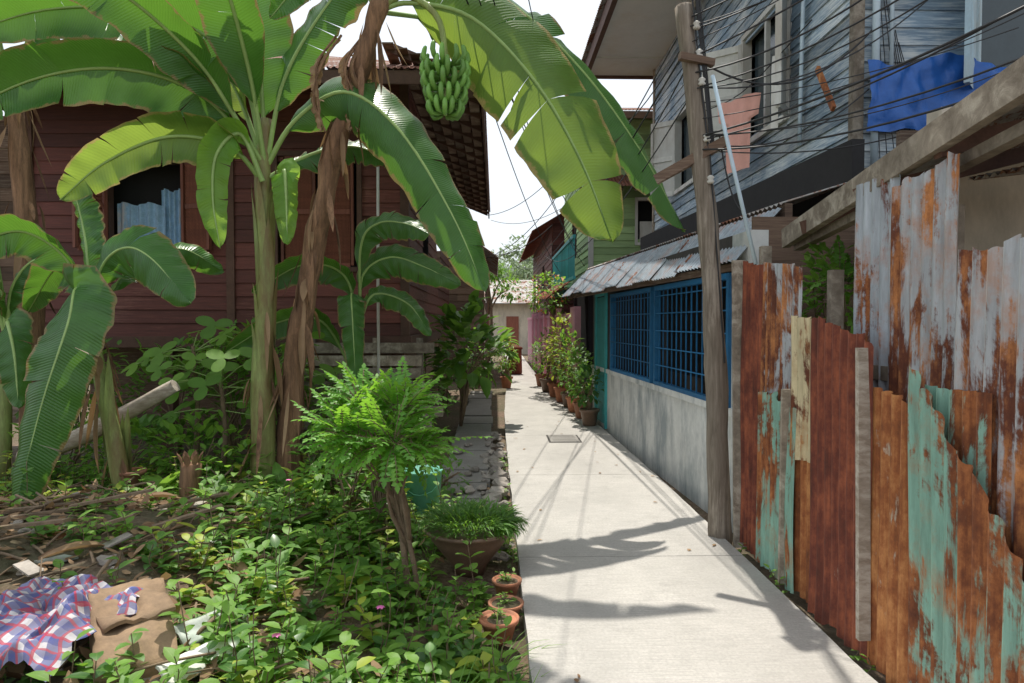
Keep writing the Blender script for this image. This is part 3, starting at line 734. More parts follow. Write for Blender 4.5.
mb.build('broken_boards',[M_tile,M_white,M_timber])

# ------------------------------------------------------------------ pots
def pot(mb,c,r,h,m=0,soil=1):
    lathe(mb,c,[(r*.62,0),(r*.7,h*.1),(r*.92,h*.82),(r*1.04,h*.83),(r*1.06,h),(r*.94,h),(r*.9,h*.9)],20,m,R.random())
kids=[]
mb=MB();c=(-.17,4.5,.0)
lathe(mb,c,[(.10,-.06),(.12,.0),(.19,.09),(.25,.17),(.275,.215),(.295,.225),(.295,.245),(.265,.245),(.255,.22)],32,0,.5)
kids.append(mb.build('bowl',[M_bowl]))
mb=MB()
for k in range(1500):
    a=R.uniform(0,6.28);q=R.uniform(0,1)**.5*.27
    d=V((math.cos(a)*q*3,math.sin(a)*q*3,.9))+rdir()*.5
    p=V((c[0]+math.cos(a)*q,c[1]+math.sin(a)*q,.235));l=R.uniform(.05,.14)
    leaf(mb,p+V((0,0,R.uniform(0,.09))),d,l,.012,0,.8,.2,None,2)
for k in range(400):
    a=R.uniform(-.9,.9);p=V((c[0]+math.cos(a)*R.uniform(.2,.34),c[1]+math.sin(a)*.26,.25+R.uniform(0,.06)));leaf(mb,p,V((math.cos(a),math.sin(a),.4))+rdir()*.6,R.uniform(.05,.12),.013,0,1.2,.2,None,3)
kids.append(mb.build('fine_foliage',[M_mid]))
group('bowl_planter',kids)
for (x,y,r,h,z) in [(.07,4.02,.085,.10,-.03),(.06,3.74,.095,.09,-.04),(.02,3.50,.10,.12,-.05)]:
    kids=[];mb=MB();pot(mb,(x,y,z),r,h);kids.append(mb.build('pot',[M_terra]))
    mb=MB();lathe(mb,(x,y,z+h*.78),[(r*.9,0),(r*.9,.01),(r*.4,.018)],16,0);kids.append(mb.build('soil',[M_soil]))
    mb=MB()
    for k in range(3): weed(mb,(x+R.uniform(-.04,.04),y,z+h*.8),.06,7,.04,.02)
    kids.append(mb.build('seedling',[M_weed,M_twig]));group('terracotta_pot',kids)
mb=MB();lathe(mb,(-.62,5.75,-.02),[(.13,0),(.145,.02),(.17,.36),(.18,.36),(.18,.38),(.16,.38),(.14,.05)],24);tube(mb,spline([(-.79,5.75,.34),(-.72,5.60,.22),(-.62,5.57,.18),(-.5,5.62,.22),(-.45,5.75,.34)],10),.004,5);mb.build('green_bucket',[M_bucket])
mb=MB();pot(mb,(-3.2,6.05,.12),.12,.18);mb.build('terracotta_pot',[M_terra])
mb=MB();pot(mb,(-1.1,6.2,.0),.12,.2);mb.build('terracotta_pot',[M_terra])
k=0
for (x,y,r,h,ph,mt,L_) in [(1.46,10.5,.15,.26,.60,M_dark,.11),(1.45,11.3,.15,.26,.85,M_mid,.11),(1.42,12.1,.16,.28,.8,M_mid,.1),(1.40,12.8,.16,.28,1.1,M_mid,.12),(1.34,13.6,.16,.3,1.4,M_yel,.12),(1.28,14.5,.16,.3,1.1,M_yel,.1),(1.20,15.6,.17,.3,1.1,M_mid,.1),(1.16,17,.16,.3,.8,M_mid,.1),(.28,16.5,.15,.28,.7,M_mid,.1),(.3,18.5,.15,.28,.9,M_yel,.1)]:
    kids=[];mb=MB();pot(mb,(x,y,0),r,h);kids.append(mb.build('pot',[M_terra if k%3 else M_bowl]))
    mb=MB();shrub(mb,(x,y,h*.8),(x,y,h+ph*.55),(r*1.85,r*1.85,ph*.55),230,L_,L_*.5);kids.append(mb.build('foliage',[mt,M_twig]))
    group('potted_plant',kids);k+=1
mb=MB();shrub(mb,(1.5,15.5,1.2),(1.2,15.3,2.2),(.5,.8,.5),520,.1,.06,stems=10)
for k in range(90):
    d=rdir();p=V((1.15+d.x*.5,15.2+d.y*.8,2.25+d.z*.45));leaf(mb,p,rdir(),.07,.06,2,.5,.2,None,2)
mb.build('bougainvillea',[M_weed,M_twig,M_orangef])

# ------------------------------------------------------------------ LEFT red house
def slope(mb,a,b,c,d,m=0):
    a,b,c,d=map(V,(a,b,c,d));g=[]
    W=(b-a).length;nn=(b-a).cross(d-a).normalized();num=int(W/.076*4)
    for i in range(num+1):
        t=i/num;p=a.lerp(b,t);q=d.lerp(c,t);off=nn*(.012*math.sin(2*math.pi*t*W/.076))
        g.append((mb.vert(p+off,(0,0),.5),mb.vert(p.lerp(q,.5)+off,(0,0),.5),mb.vert(q+off,(0,0),.5)))
    for i in range(num):
        for k in (0,1): mb.face((g[i][k],g[i+1][k],g[i+1][k+1],g[i][k+1]),m,True)
kids=[]
Yf=8.8;Xr=-1.15;Xl=-5.85;Yb=17
mb=MB()
holes=[(-4.85+5.85,-3.95+5.85,2.5,3.6),(-2.75+5.85,-1.75+5.85,2.3,3.7)]
clap(mb,(Xl,Yf,0),(1,0,0),(0,-1,0),Xr-Xl,1.42,4.75,.17,holes,0)
clap(mb,(Xr,Yf,0),(0,1,0),(1,0,0),Yb-Yf,1.42,4.75,.17,[(2.0,2.9,2.4,3.6),(4.6,5.5,2.4,3.6)],0)
clap(mb,(Xl,Yb,0),(0,-1,0),(-1,0,0),Yb-Yf,1.42,4.75,.17,[],0)
kids.append(mb.build('board_walls',[M_red]))
mb=MB()
box(mb,(Xl+.1,Yf+.35,1.45),(Xr-.35,Yb-.1,4.7),0);kids.append(mb.build('interior_shade_block',[M_dark0]))
mb=MB()
for x in (Xl,Xr): box(mb,(x-.055,Yf-.045,1.35),(x+.055,Yf+.06,4.8),0)
box(mb,(-3.40,Yf-.05,1.35),(-3.30,Yf-.026,4.8),0)
box(mb,(Xl-.08,Yf-.06,1.28),(Xr+.08,Yf+.1,1.42),0)
box(mb,(Xr-.1,Yf+.1,1.28),(Xr+.06,Yb,1.42),0)
box(mb,(Xl,Yf,1.3),(Xr-.1,Yb,1.36),0)
for x in (-5.7,-4.2,-2.7,-1.25):
    for y in (Yf+.1,Yf+2.8,Yf+5.6,Yb-.2): box(mb,(x-.08,y-.08,-.1),(x+.08,y+.08,1.3),0)
kids.append(mb.build('frame_posts',[M_brown]))
mb=MB()
def frame(mb,x0,x1,z0,z1,y,m=0,w=.06):
    box(mb,(x0-w,y-.04,z0-w),(x0,y+.08,z1+w),m);box(mb,(x1,y-.04,z0-w),(x1+w,y+.08,z1+w),m)
    box(mb,(x0,y-.04,z1),(x1,y+.08,z1+w),m);box(mb,(x0,y-.05,z0-w),(x1,y+.08,z0),m)
frame(mb,-4.85,-3.95,2.5,3.6,Yf-.02)
frame(mb,-2.75,-1.75,2.3,3.7,Yf-.02)
def shutter(mb,o,u,W,z0,z1,m=1):
    o=V(o);u=V(u).normalized();nn=u.cross(UP).normalized()
    beam(mb,o+UP*z0+u*.03,o+UP*z1+u*.03,.035,.06,m,up=nn);beam(mb,o+UP*z0+u*(W-.03),o+UP*z1+u*(W-.03),.035,.06,m,up=nn)
    k=z0+.03
    while k<z1-.02:
        a=o+u*.06+UP*k;b=o+u*(W-.06)+UP*k
        mb.quad([a-nn*.012,b-nn*.012,b+nn*.012+UP*.055,a+nn*.012+UP*.055],m,R.random()*.3+.4);k+=.045
    for z in (z0,z1,(z0+z1)/2): beam(mb,o+UP*z+u*.06,o+UP*z+u*(W-.06),.03,.06,m)
shutter(mb,(-3.94,Yf-.07,0),(1,-.25,0),.42,2.5,3.6)
shutter(mb,(-4.86,Yf-.07,0),(-.6,-1,0),.42,2.5,3.6)
shutter(mb,(-2.72,Yf-.03,0),(1,0,0),.46,2.32,3.68);shutter(mb,(-2.24,Yf-.03,0),(1,0,0),.46,2.32,3.68)
kids.append(mb.build('window_frames_and_shutters',[M_brown,M_redl]))
mb=MB();n=40
for (x0,w,zt) in ((-4.85,.62,3.12),(-4.3,.36,3.3)):
    pr=None
    for i in range(n+1):
        x=x0+w*i/n;y=Yf+.14+.025*math.sin(i*.9)+(.03 if x0>-4.5 else 0)
        a=mb.vert((x,y,2.5),(i/n,0));b=mb.vert((x,y,zt+.02*math.sin(i*.3)),(i/n,1))
        if pr: mb.face((pr[0],a,b,pr[1]),0,True)
        pr=(a,b)
kids.append(mb.build('curtain',[M_curt]))
mb=MB()
er=-.12;el=-6.7;yf=7.85;yb=18;ze=4.48
ridge_z=6.0;rx0=-4.6;rx1=-2.9
slope(mb,(el,yf,ze),(er,yf,ze),(rx1,11.5,ridge_z),(rx0,11.5,ridge_z))
slope(mb,(er,yf,ze),(er,yb,ze),(rx1,15,ridge_z),(rx1,11.5,ridge_z))
slope(mb,(el,yb,ze),(el,yf,ze),(rx0,11.5,ridge_z),(rx0,15,ridge_z))
kids.append(mb.build('corrugated_roof',[M_roofb]))
mb=MB()
box(mb,(el,yf+.02,ze-.17),(er,yf+.05,ze-.02),0);box(mb,(er-.05,yf+.05,ze-.17),(er-.02,yb,ze-.02),0)
y=yf+.3
while y<yb:
    beam(mb,(er-.06,y,ze-.08),(Xr-.1,y,ze+.35),.05,.11,0);y+=.6
x=el+.3
while x<er-.2:
    beam(mb,(x,yf+.06,ze-.08),(x,Yf+.1,ze+.35),.05,.11,0);x+=.6
for k in range(7):
    beam(mb,(er-.15-k*.16,yf+.1,ze-.04+k*.06),(er-.15-k*.16,yb,ze-.04+k*.06),.13,.015,1)
kids.append(mb.build('eave_rafters',[M_brown,M_bare]))
mb=MB()
for k in range(7):
    z=.25+k*.16
    box(mb,(-2.5+R.uniform(-.1,.1),Yf-.20+R.uniform(-.01,.01),z),(-.75+R.uniform(-.2,.1),Yf-.17,z+.13),0)
for x in (-2.3,-1.5,-.95): box(mb,(x-.04,Yf-.165,-.1),(x+.04,Yf-.1,1.4),0)
kids.append(mb.build('lower_plank_fence',[M_timber]))
mb=MB();clap(mb,(Xl,Yf+1.2,0),(1,0,0),(0,-1,0),Xr-Xl,-.1,1.3,.2,[],0);clap(mb,(Xr-.05,Yf+1.2,0),(0,1,0),(1,0,0),Yb-Yf-1.2,-.1,1.3,.2,[],0);kids.append(mb.build('under_house_boards',[M_bare]))
group('red_wooden_house',kids)
mb=MB();tube(mb,[V((-1.42,8.4,-.1)),V((-1.43,8.4,2)),V((-1.42,8.4,3.8))],.018,7);mb.build('white_pipe',[M_white])
kids=[];mb=MB();clap(mb,(-12,9.6,0),(1,0,0),(0,-1,0),5.6,.2,4.4,.18,[],0);kids.append(mb.build('wall',[M_bare]))
mb=MB();slope(mb,(-13,8.6,4.5),(-6.9,8.6,4.5),(-7.5,12,5.6),(-12,12,5.6));kids.append(mb.build('roof',[M_roofb]))
mb=MB();box(mb,(-6.45,9.45,0),(-6.3,9.57,4.3),0);box(mb,(-7.0,9.45,1.5),(-6.9,9.57,3.6),0);kids.append(mb.build('teal_posts',[M_teal]))
group('neighbour_wooden_house',kids)
kids=[];mb=MB();clap(mb,(-4,19.5,0),(1,0,0),(0,-1,0),3.7,0,3.6,.2,[],0);clap(mb,(-.3,19.5,0),(0,1,0),(1,0,0),7,0,3.6,.2,[(1,2,1,2)],0);kids.append(mb.build('walls',[M_bare]))
mb=MB();slope(mb,(.1,19,3.4),(.1,27,3.4),(-2.2,27,5),(-2.2,19,5));slope(mb,(-4.4,27,3.4),(-4.4,19,3.4),(-2.2,19,5),(-2.2,27,5));kids.append(mb.build('roof',[M_roof]))
mb=MB();box(mb,(-3.9,19.9,0),(-.5,26,3.4),0);kids.append(mb.build('interior_shade_block',[M_dark0]));group('timber_house',kids)

# ------------------------------------------------------------------ RIGHT: lower shop-house with grille + awning
kids=[]
A0=V((1.93,5.15,0));B0=V((1.62,11.3,0));u=(B0-A0).normalized();nn=V((-u.y,u.x,0));Lw=(B0-A0).length
if nn.x>0: nn=-nn
def wbox(mb,u0,u1,z0,z1,d0,d1,m=0,r=None):
    """box along the wall: u range, z range, depth outward d0..d1"""
    r=R.random() if r is None else r
    P=[A0+u*a+nn*d+UP*z for z in (z0,z1) for (a,d) in ((u0,d0),(u1,d0),(u1,d1),(u0,d1))]
    i=[mb.vert(p,(0,0),r) for p in P]
    for f in ((0,3,2,1),(4,5,6,7),(0,1,5,4),(1,2,6,5),(2,3,7,6),(3,0,4,7)): mb.face([i[k] for k in f],m)
mb=MB()
wbox(mb,0,Lw,-.2,.84,-.15,0,0,.5)
wbox(mb,-.0,Lw,.84,.90,-.16,.025,0,.6)
wbox(mb,0,.35,.90,2.3,-.15,-.01,0,.4);wbox(mb,4.75,Lw,.90,2.3,-.15,-.01,1,.5);wbox(mb,.35,4.75,2.0,2.3,-.15,-.01,1,.4)
wbox(mb,2.5,2.62,.9,2.0,-.15,-.03,1,.4)
kids.append(mb.build('masonry_wall',[M_wallw,M_dkgrey]))
mb=MB();wbox(mb,0,Lw,.9,3.0,-.9,-.8,0,.5);wbox(mb,.3,.4,.9,2.2,-.8,-.16,0,.5);kids.append(mb.build('interior_shade_block',[M_dark0]))
mb=MB()
for (a,b) in ((.35,2.5),(2.62,4.75)):
    wbox(mb,a,a+.05,.9,2.0,-.05,.02,0);wbox(mb,b-.05,b,.9,2.0,-.05,.02,0);wbox(mb,a+.05,b-.05,1.95,2.0,-.05,.02,0);wbox(mb,a+.05,b-.05,.9,.94,-.05,.02,0)
    q=a+.20
    while q<b-.08: wbox(mb,q,q+.010,.94,1.95,-.01,.002,0);q+=.15
    z=1.12
    while z<1.94: wbox(mb,a+.05,b-.05,z,z+.011,.003,.013,0);z+=.19
wbox(mb,5.0,5.09,.0,2.1,-.0,.03,1)
wbox(mb,5.75,5.84,.0,2.1,-.0,.03,1);wbox(mb,5.09,5.75,2.0,2.1,-.0,.03,1);wbox(mb,5.12,5.72,.05,1.98,-.0,.012,1)
kids.append(mb.build('blue_window_grille',[M_bluep,M_teal]))
mb=MB()
e0=V((1.84,5.20,2.06));e1=V((1.20,12.0,2.06));t0=V((2.20,5.20,2.48));t1=V((1.62,12.0,2.50))
for k in range(10):
    a=k/10;b=(k+1)/10-.003;j=R.uniform(-.03,.03);h=R.uniform(-.03,.03)
    slope(mb,e0.lerp(e1,a)+V((j,0,h)),e0.lerp(e1,b)+V((j,0,h)),t0.lerp(t1,b),t0.lerp(t1,a),0)
kids.append(mb.build('corrugated_awning',[M_awn]))
mb=MB()
beam(mb,e0+V((.1,0,-.02)),e1+V((.1,0,-.02)),.04,.06,0);beam(mb,t0+V((.05,0,-.03)),t1+V((.05,0,-.03)),.06,.12,0)
for k in range(10):
    a=(k+.3)/10;beam(mb,e0.lerp(e1,a)+V((.08,0,-.02)),t0.lerp(t1,a)+V((0,0,-.08)),.04,.05,0)
kids.append(mb.build('awning_rafters',[M_bare]))
mb=MB();slope(mb,t0+V((.0,0,.03)),t1+V((.0,0,.03)),(2.95,12.0,2.74),(2.95,5.2,2.74));kids.append(mb.build('lower_roof',[M_roof]))
group('shop_house_with_awning',kids)

# Upper blue house
kids=[];X0=3.0;Y0=5.66;Y1=12.8;ZB=2.88;ZT=6.4
mb=MB()
clap(mb,(X0,Y1,0),(0,-1,0),(-1,0,0),Y1-Y0,ZB,ZT,.145,[(Y1-8.15,Y1-6.95,3.72,4.95),(Y1-11.2,Y1-10.2,3.75,4.9)],0)
clap(mb,(X0,Y0,0),(1,0,0),(0,-1,0),4.2,ZB,ZT,.145,[(1.02,2.1,3.55,4.9)],0)
kids.append(mb.build('board_walls',[M_blue]))
mb=MB();box(mb,(X0+.3,Y0+.3,ZB),(X0+4,Y1-.1,ZT),0);kids.append(mb.build('interior_shade_block',[M_dark0]))
mb=MB()
box(mb,(X0-.035,Y0-.035,ZB-.05),(X0+.05,Y0+.05,ZT),0)
box(mb,(X0-.04,Y1-.06,ZB-.05),(X0+.05,Y1+.05,ZT),0)
box(mb,(X0-.05,Y0+.05,ZB-.14),(X0+.05,Y1-.06,ZB),0)
box(mb,(X0+.05,Y0-.03,ZB-.14),(X0+4.2,Y0+.05,ZB),0)
def framey(mb,x,y0,y1,z0,z1,w=.06,m=1):
    box(mb,(x-.05,y0-w,z0-w),(x+.06,y0,z1+w),m);box(mb,(x-.05,y1,z0-w),(x+.06,y1+w,z1+w),m)
    box(mb,(x-.05,y0,z1),(x+.06,y1,z1+w),m);box(mb,(x-.06,y0,z0-w),(x+.06,y1,z0),m)
framey(mb,X0,6.95,8.15,3.72,4.95);framey(mb,X0,10.2,11.2,3.75,4.9)
box(mb,(X0-.02,7.52,3.72),(X0+.03,7.57,4.95),1)
box(mb,(X0+1.0-.05,Y0-.05,3.5),(X0+1.02,Y0+.05,4.95),2);box(mb,(X0+2.1,Y0-.05,3.5),(X0+2.17,Y0+.05,4.95),2);box(mb,(X0+1.02,Y0-.06,3.48),(X0+2.1,Y0+.05,3.55),2)
kids.append(mb.build('trim',[M_timber,M_white,M_ltblue]))
mb=MB()
for (p,q) in (((X0-.05,8.22),(X0-.40,8.50)),((X0-.05,6.90),(X0-.26,6.60)),((X0-.05,11.25),(X0-.35,11.5))):
    a=V((*p,0));b=V((*q,0));t=(b-a).normalized();n2=t.cross(UP)
    for z in (3.72,4.3,4.88): beam(mb,a+UP*z,b+UP*z,.04,.08,0)
    beam(mb,a+UP*3.7,a+UP*4.92,.04,.06,0,up=n2);beam(mb,b+UP*3.7,b+UP*4.92,.04,.06,0,up=n2)
    mb.quad([a+UP*3.72,b+UP*3.72,b+UP*4.9,a+UP*4.9],0,.5)
a=V((X0+.98,Y0-.05,0));b=V((X0+.72,Y0-.32,0));
mb.quad([a+UP*3.5,b+UP*3.5,b+UP*4.9,a+UP*4.9],1,.5)
for q in (a,b): beam(mb,q+UP*3.48,q+UP*4.9,.04,.06,1,up=V((1,1,0)))
kids.append(mb.build('window_shutters',[M_white,M_ltblue]))
mb=MB();mb.quad([(X0+.10,8.15,3.72),(X0+.10,6.95,3.72),(X0+.10,6.95,4.95),(X0+.10,8.15,4.95)]);mb.quad([(X0+1.02,Y0+.1,3.55),(X0+2.1,Y0+.1,3.55),(X0+2.1,Y0+.1,4.9),(X0+1.02,Y0+.1,4.9)]);mb.quad([(X0+.10,11.2,3.75),(X0+.10,10.2,3.75),(X0+.10,10.2,4.9),(X0+.10,11.2,4.9)]);kids.append(mb.build('window_glass',[M_glass]))
mb=MB()
box(mb,(1.78,4.9,6.30),(3.05,13.1,6.34),0);box(mb,(3.05,4.9,6.32),(7.4,13.1,6.36),0)
box(mb,(1.70,4.85,6.25),(1.78,13.15,6.48),1);box(mb,(1.78,13.1,6.25),(7.4,13.16,6.48),1);box(mb,(1.78,4.84,6.25),(7.4,4.9,6.48),1)
for k in range(3): beam(mb,(1.8,6.2+k*3,6.285),(3.0,6.2+k*3,6.285),.04,.03,0)
kids.append(mb.build('roof_soffit_and_fascia',[M_soffit,M_brown]))
mb=MB();slope(mb,(1.62,4.8,6.5),(1.62,13.25,6.5),(4.6,13.25,7.9),(4.6,4.8,7.9));slope(mb,(7.5,13.25,6.5),(7.5,4.8,6.5),(4.6,4.8,7.9),(4.6,13.25,7.9));kids.append(mb.build('roof',[M_roof]))
mb=MB();n=40;g={}
for i in range(n+1):
    for j in range(13):
        a=i/n;b=j/12
        g[i,j]=mb.vert((X0+.04+1.3*a,Y0-.10-.10*abs(noise.noise(V((a*7+b,b*2,0))))-.05*b*(1-b)-.03*noise.noise(V((a*15,b*5,0))),3.74-.58*b-.05*math.sin(a*9)*(1-b)-.06*noise.noise(V((a*6,3,0)))*b),(a,b))
for i in range(n):
    for j in range(12): mb.face((g[i,j],g[i,j+1],g[i+1,j+1],g[i+1,j]),0,True)
kids.append(mb.build('blue_tarpaulin',[M_tarp]))
mb=MB();tube(mb,[V((3.12,5.58,2.8)),V((3.12,5.58,4.5)),V((3.13,5.58,6.2))],.03,10);tube(mb,[V((3.25,5.58,3.6)),V((3.25,5.58,4.5)),V((3.25,5.58,6.2))],.018,8)
tube(mb,spline([(2.93,6.55,3.3),(2.92,6.5,4.2),(2.93,6.48,5.2),(2.93,6.5,6.2)],8),.02,8)
kids.append(mb.build('drain_pipes',[M_pipe]))
mb=MB();box(mb,(3.25,5.9,-.1),(7,12.7,2.75),0);kids.append(mb.build('ground_floor',[M_dkgrey]))
group('blue_wooden_house',kids)
mb=MB();beam(mb,(2.86,6.05,3.85),(2.86,5.75,3.40),.03,.05);mb.build('loose_board',[M_ror])
def cloth(mb,o,u,prof,H,m=0,sd=0):
    o=V(o);u=V(u).normalized();nn=u.cross(UP);n=22;rows=18;g={}
    for j in range(rows+1):
        t=j/rows;l,r_=prof(t)
        for i in range(n+1):
            s=l+(r_-l)*i/n
            g[i,j]=mb.vert(o+u*s-UP*(H*t+.015*math.sin(s*14))+nn*(.03*noise.noise(V((s*9,t*2,sd)))*(.4+t)+.012*math.sin(s*45+t*2)),(i/n,t),.5)
    for i in range(n):
        for j in range(rows): mb.face((g[i,j],g[i,j+1],g[i+1,j+1],g[i+1,j]),m,True)
mb=MB()
cloth(mb,(2.56,7.75,4.08),(.75,-1,0),lambda t:((-.06+t*.1 if t<.30 else .07),(.50-t*.1 if t<.30 else .37)),.80)
mb.build('pink_shirt',[M_shirt])
mb=MB();cloth(mb,(2.72,6.70,4.2),(.2,-1,0),lambda t:(0,.14-.05*t),.72,0,4);mb.build('white_towel',[M_cloth])
mb=MB();tube(mb,spline([(2.5,8.6,4.2),(2.7,7.5,4.11),(2.78,6.0,4.25)],10),.006,5);mb.build('clothes_line',[M_cable])

# Light green house behind
kids=[];mb=MB();gy=14.6
clap(mb,(2.05,gy,0),(1,0,0),(0,-1,0),4,2.3,6.0,.15,[(1.0,1.5,3.3,4.2)],0);clap(mb,(2.05,20,0),(0,-1,0),(-1,0,0),20-gy,2.3,6.0,.15,[(2,3,3.2,4.4)],0)
kids.append(mb.build('board_walls',[M_green]))
mb=MB();box(mb,(2.3,gy+.3,0),(6,19.9,5.9),0);box(mb,(2.0,gy-.04,0),(6,gy+.2,2.3),0);kids.append(mb.build('interior_shade_block',[M_dark0]))
mb=MB();frame(mb,3.05,3.55,3.3,4.2,gy);box(mb,(2.0,gy-.05,2.3),(2.1,gy+.05,6.0),0);box(mb,(3.1,gy-.02,3.3),(3.5,gy+.02,3.75),0);kids.append(mb.build('window_frame',[M_white]))
mb=MB();slope(mb,(1.5,13.9,5.9),(6.4,13.9,5.9),(6.4,17,6.9),(3.2,17,6.9));slope(mb,(1.5,20.4,5.9),(1.5,13.9,5.9),(3.2,17,6.9),(3.2,17.5,6.9));slope(mb,(1.7,13.8,4.35),(3.8,13.8,4.35),(3.8,14.6,4.75),(1.7,14.6,4.75));kids.append(mb.build('roofs',[M_roofb]))
mb=MB();box(mb,(1.5,13.9,5.74),(6.4,13.94,5.88),0);box(mb,(1.5,13.94,5.74),(1.54,20.4,5.88),0)
for k in range(8): beam(mb,(1.75+k*.28,13.9,4.3),(1.75+k*.28,14.6,4.65),.04,.06,0)
kids.append(mb.build('eaves',[M_bare]))
mb=MB();box(mb,(1.62,14.2,2.5),(1.68,19.5,2.56),0);box(mb,(1.62,14.2,3.35),(1.68,19.5,3.42),0)
y=14.2
while y<19.5: box(mb,(1.64,y,2.56),(1.66,y+.03,3.35),0);y+=.14
box(mb,(1.62,14.2,2.3),(2.1,19.5,2.36),0);kids.append(mb.build('teal_balcony_railing',[M_teal]))
group('green_wooden_house',kids)
mb=MB();box(mb,(1.52,13.0,-.1),(1.64,13.8,1.9),0)
P=[(1.48,13.9),(1.42,18),(1.38,24),(1.42,30)]
for (a,b) in zip(P[:-1],P[1:]):
    for z0,z1,w in ((-.1,1.7,.14),(1.7,1.78,.2)):
        beam(mb,(a[0]+.1,a[1],(z0+z1)/2),(b[0]+.1,b[1]-.01,(z0+z1)/2),w,z1-z0,0)
for y in (15,17,19,21,23,25): box(mb,(1.36,y,-.1),(1.47,y+.25,1.9),0)
mb.build('pink_wall',[M_pinkw])
kids=[];mb=MB();clap(mb,(1.75,31,0),(0,-1,0),(-1,0,0),10.2,1.8,4.6,.18,[(2,3,2.4,3.6),(6,7,2.4,3.6)],0);clap(mb,(1.75,20.8,0),(1,0,0),(0,-1,0),4,1.8,4.6,.18,[],0);kids.append(mb.build('walls',[M_red]))
mb=MB();slope(mb,(1.1,31.5,4.3),(1.1,20.3,4.3),(3.6,20.3,5.8),(3.6,31.5,5.8));slope(mb,(1.1,20.2,2.3),(1.1,14.8,2.1),(1.8,14.8,2.6),(1.8,20.2,2.7));kids.append(mb.build('roof',[M_rred]))
mb=MB();box(mb,(2,21,0),(5.5,30.8,4.3),0);kids.append(mb.build('interior_shade_block',[M_dark0]));group('maroon_wooden_house',kids)
kids=[];mb=MB();box(mb,(-2.5,36,-.1),(4,42,2.6),0);kids.append(mb.build('walls',[M_beige]))
mb=MB();box(mb,(.6,35.94,0),(1.25,35.99,1.9),0);box(mb,(-1.2,35.94,.9),(-.3,35.99,1.9),0);kids.append(mb.build('door_and_window',[M_redl]))
mb=MB();slope(mb,(-3,35.4,2.6),(4.6,35.4,2.6),(4.6,39,4.0),(-3,39,4.0));kids.append(mb.build('roof',[M_roof]));group('lane_end_house',kids)
mb=MB();lathe(mb,(.62,21,0),[(.2,0),(.22,.05),(.2,.75),(.23,.77),(.23,.82),(.03,.9)],16);mb.build('red_waste_bin',[M_rred])

def tree(name,x,y,h,r,n,L_,mt):
    mb=MB();tube(mb,spline([(x,y,-.1),(x+.1*r,y,h*.4),(x,y,h*.75)],8),lambda t:.05*h*(1-t*.75)*.5,8,1)
    for k in range(9):
        d=rdir(-.1,1);c=V((x,y,h*.66))+V((d.x*r,d.y*r,d.z*h*.3))*.7
        tube(mb,spline([(x,y,h*.42),V((x,y,h*.55)).lerp(c,.5),c],5),lambda t:.012*h*(1-t*.8),5,1)
        for j in range(n):
            e=rdir();q=R.uniform(.2,1)**.5;o=c+V((e.x,e.y,e.z*.75))*q*r*.5
            leaf(mb,o,e+rdir()*.8,L_*R.uniform(.6,1.3),L_*.5,0,.6,.2,None,2)
    mb.build(name,[mt,M_twig])
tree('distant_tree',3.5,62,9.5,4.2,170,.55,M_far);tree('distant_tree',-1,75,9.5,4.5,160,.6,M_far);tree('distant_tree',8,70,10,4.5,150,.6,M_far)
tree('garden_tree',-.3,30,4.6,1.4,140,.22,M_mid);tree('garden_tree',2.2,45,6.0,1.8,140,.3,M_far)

# ------------------------------------------------------------------ utility pole & cables
kids=[];mb=MB()
pts=spline([(1.69,5.03,-.15),(1.64,5.02,1.2),(1.56,5.0,2.3),(1.45,5.0,3.3),(1.37,5.0,3.90)],26)
tube(mb,pts,lambda t:.082-.022*t,12,0,.5,.3);kids.append(mb.build('pole',[M_pole]))
mb=MB();beam(mb,(1.20,5.1,2.66),(1.66,4.90,2.90),.05,.07,0);beam(mb,(1.32,4.9,3.5),(1.58,4.95,3.47),.05,.05,0)
kids.append(mb.build('cross_arm',[M_bare]))
mb=MB()
for z in (2.6,2.9,3.3,3.5,3.7):
    lathe(mb,(1.50-.1*(z-2.6)+.06,4.93,z),[(.018,0),(.028,.015),(.018,.03),(.028,.045),(.012,.06)],10)
kids.append(mb.build('insulators',[M_white]));group('utility_pole',kids)
mb=MB()
def wire(a,b,sag,r=.006):
    a=V(a);b=V(b);P=[]
    for i in range(15):
        t=i/14;P.append(a.lerp(b,t)-UP*sag*4*t*(1-t))
    tube(mb,P,r,5,0,cap=False)
wire((1.5,4.95,2.95),(2.7,2.4,3.15),.10,.008);wire((1.5,4.95,2.92),(2.9,2.6,3.35),.16);wire((1.48,4.95,3.3),(3.0,2.8,3.9),.2);wire((1.46,4.95,3.3),(3.6,5.5,4.3),.25);wire((1.46,4.95,3.5),(3.1,5.6,4.0),.3,.008)
wire((1.5,4.95,2.9),(3.05,5.55,3.5),.18);wire((1.5,4.95,2.95),(2.9,2.0,3.0),.2);wire((1.46,4.95,3.72),(3.3,3.8,4.9),.25);wire((1.5,4.95,2.85),(2.95,2.6,2.9),.16,.007);wire((1.42,4.95,3.8),(3.2,3.0,4.4),.1)
for k in range(9):
    wire((1.5-.03*k*.4,4.95,2.85+.11*k),(2.9+R.uniform(-.3,.8),R.uniform(2.4,5.0),3.0+.17*k+R.uniform(-.1,.2)),R.uniform(.05,.3),R.choice([.004,.005,.007]))
wire((1.42,5,3.7),(1.7,12.7,5.2),.4);wire((1.42,5,3.5),(1.45,14,3.9),.5);wire((1.46,5,3.3),(1.5,20.5,3.6),.6);wire((1.40,5,3.8),(.9,30,4.6),.9);wire((1.40,5,3.6),(1.0,30,4.2),.8,.008)
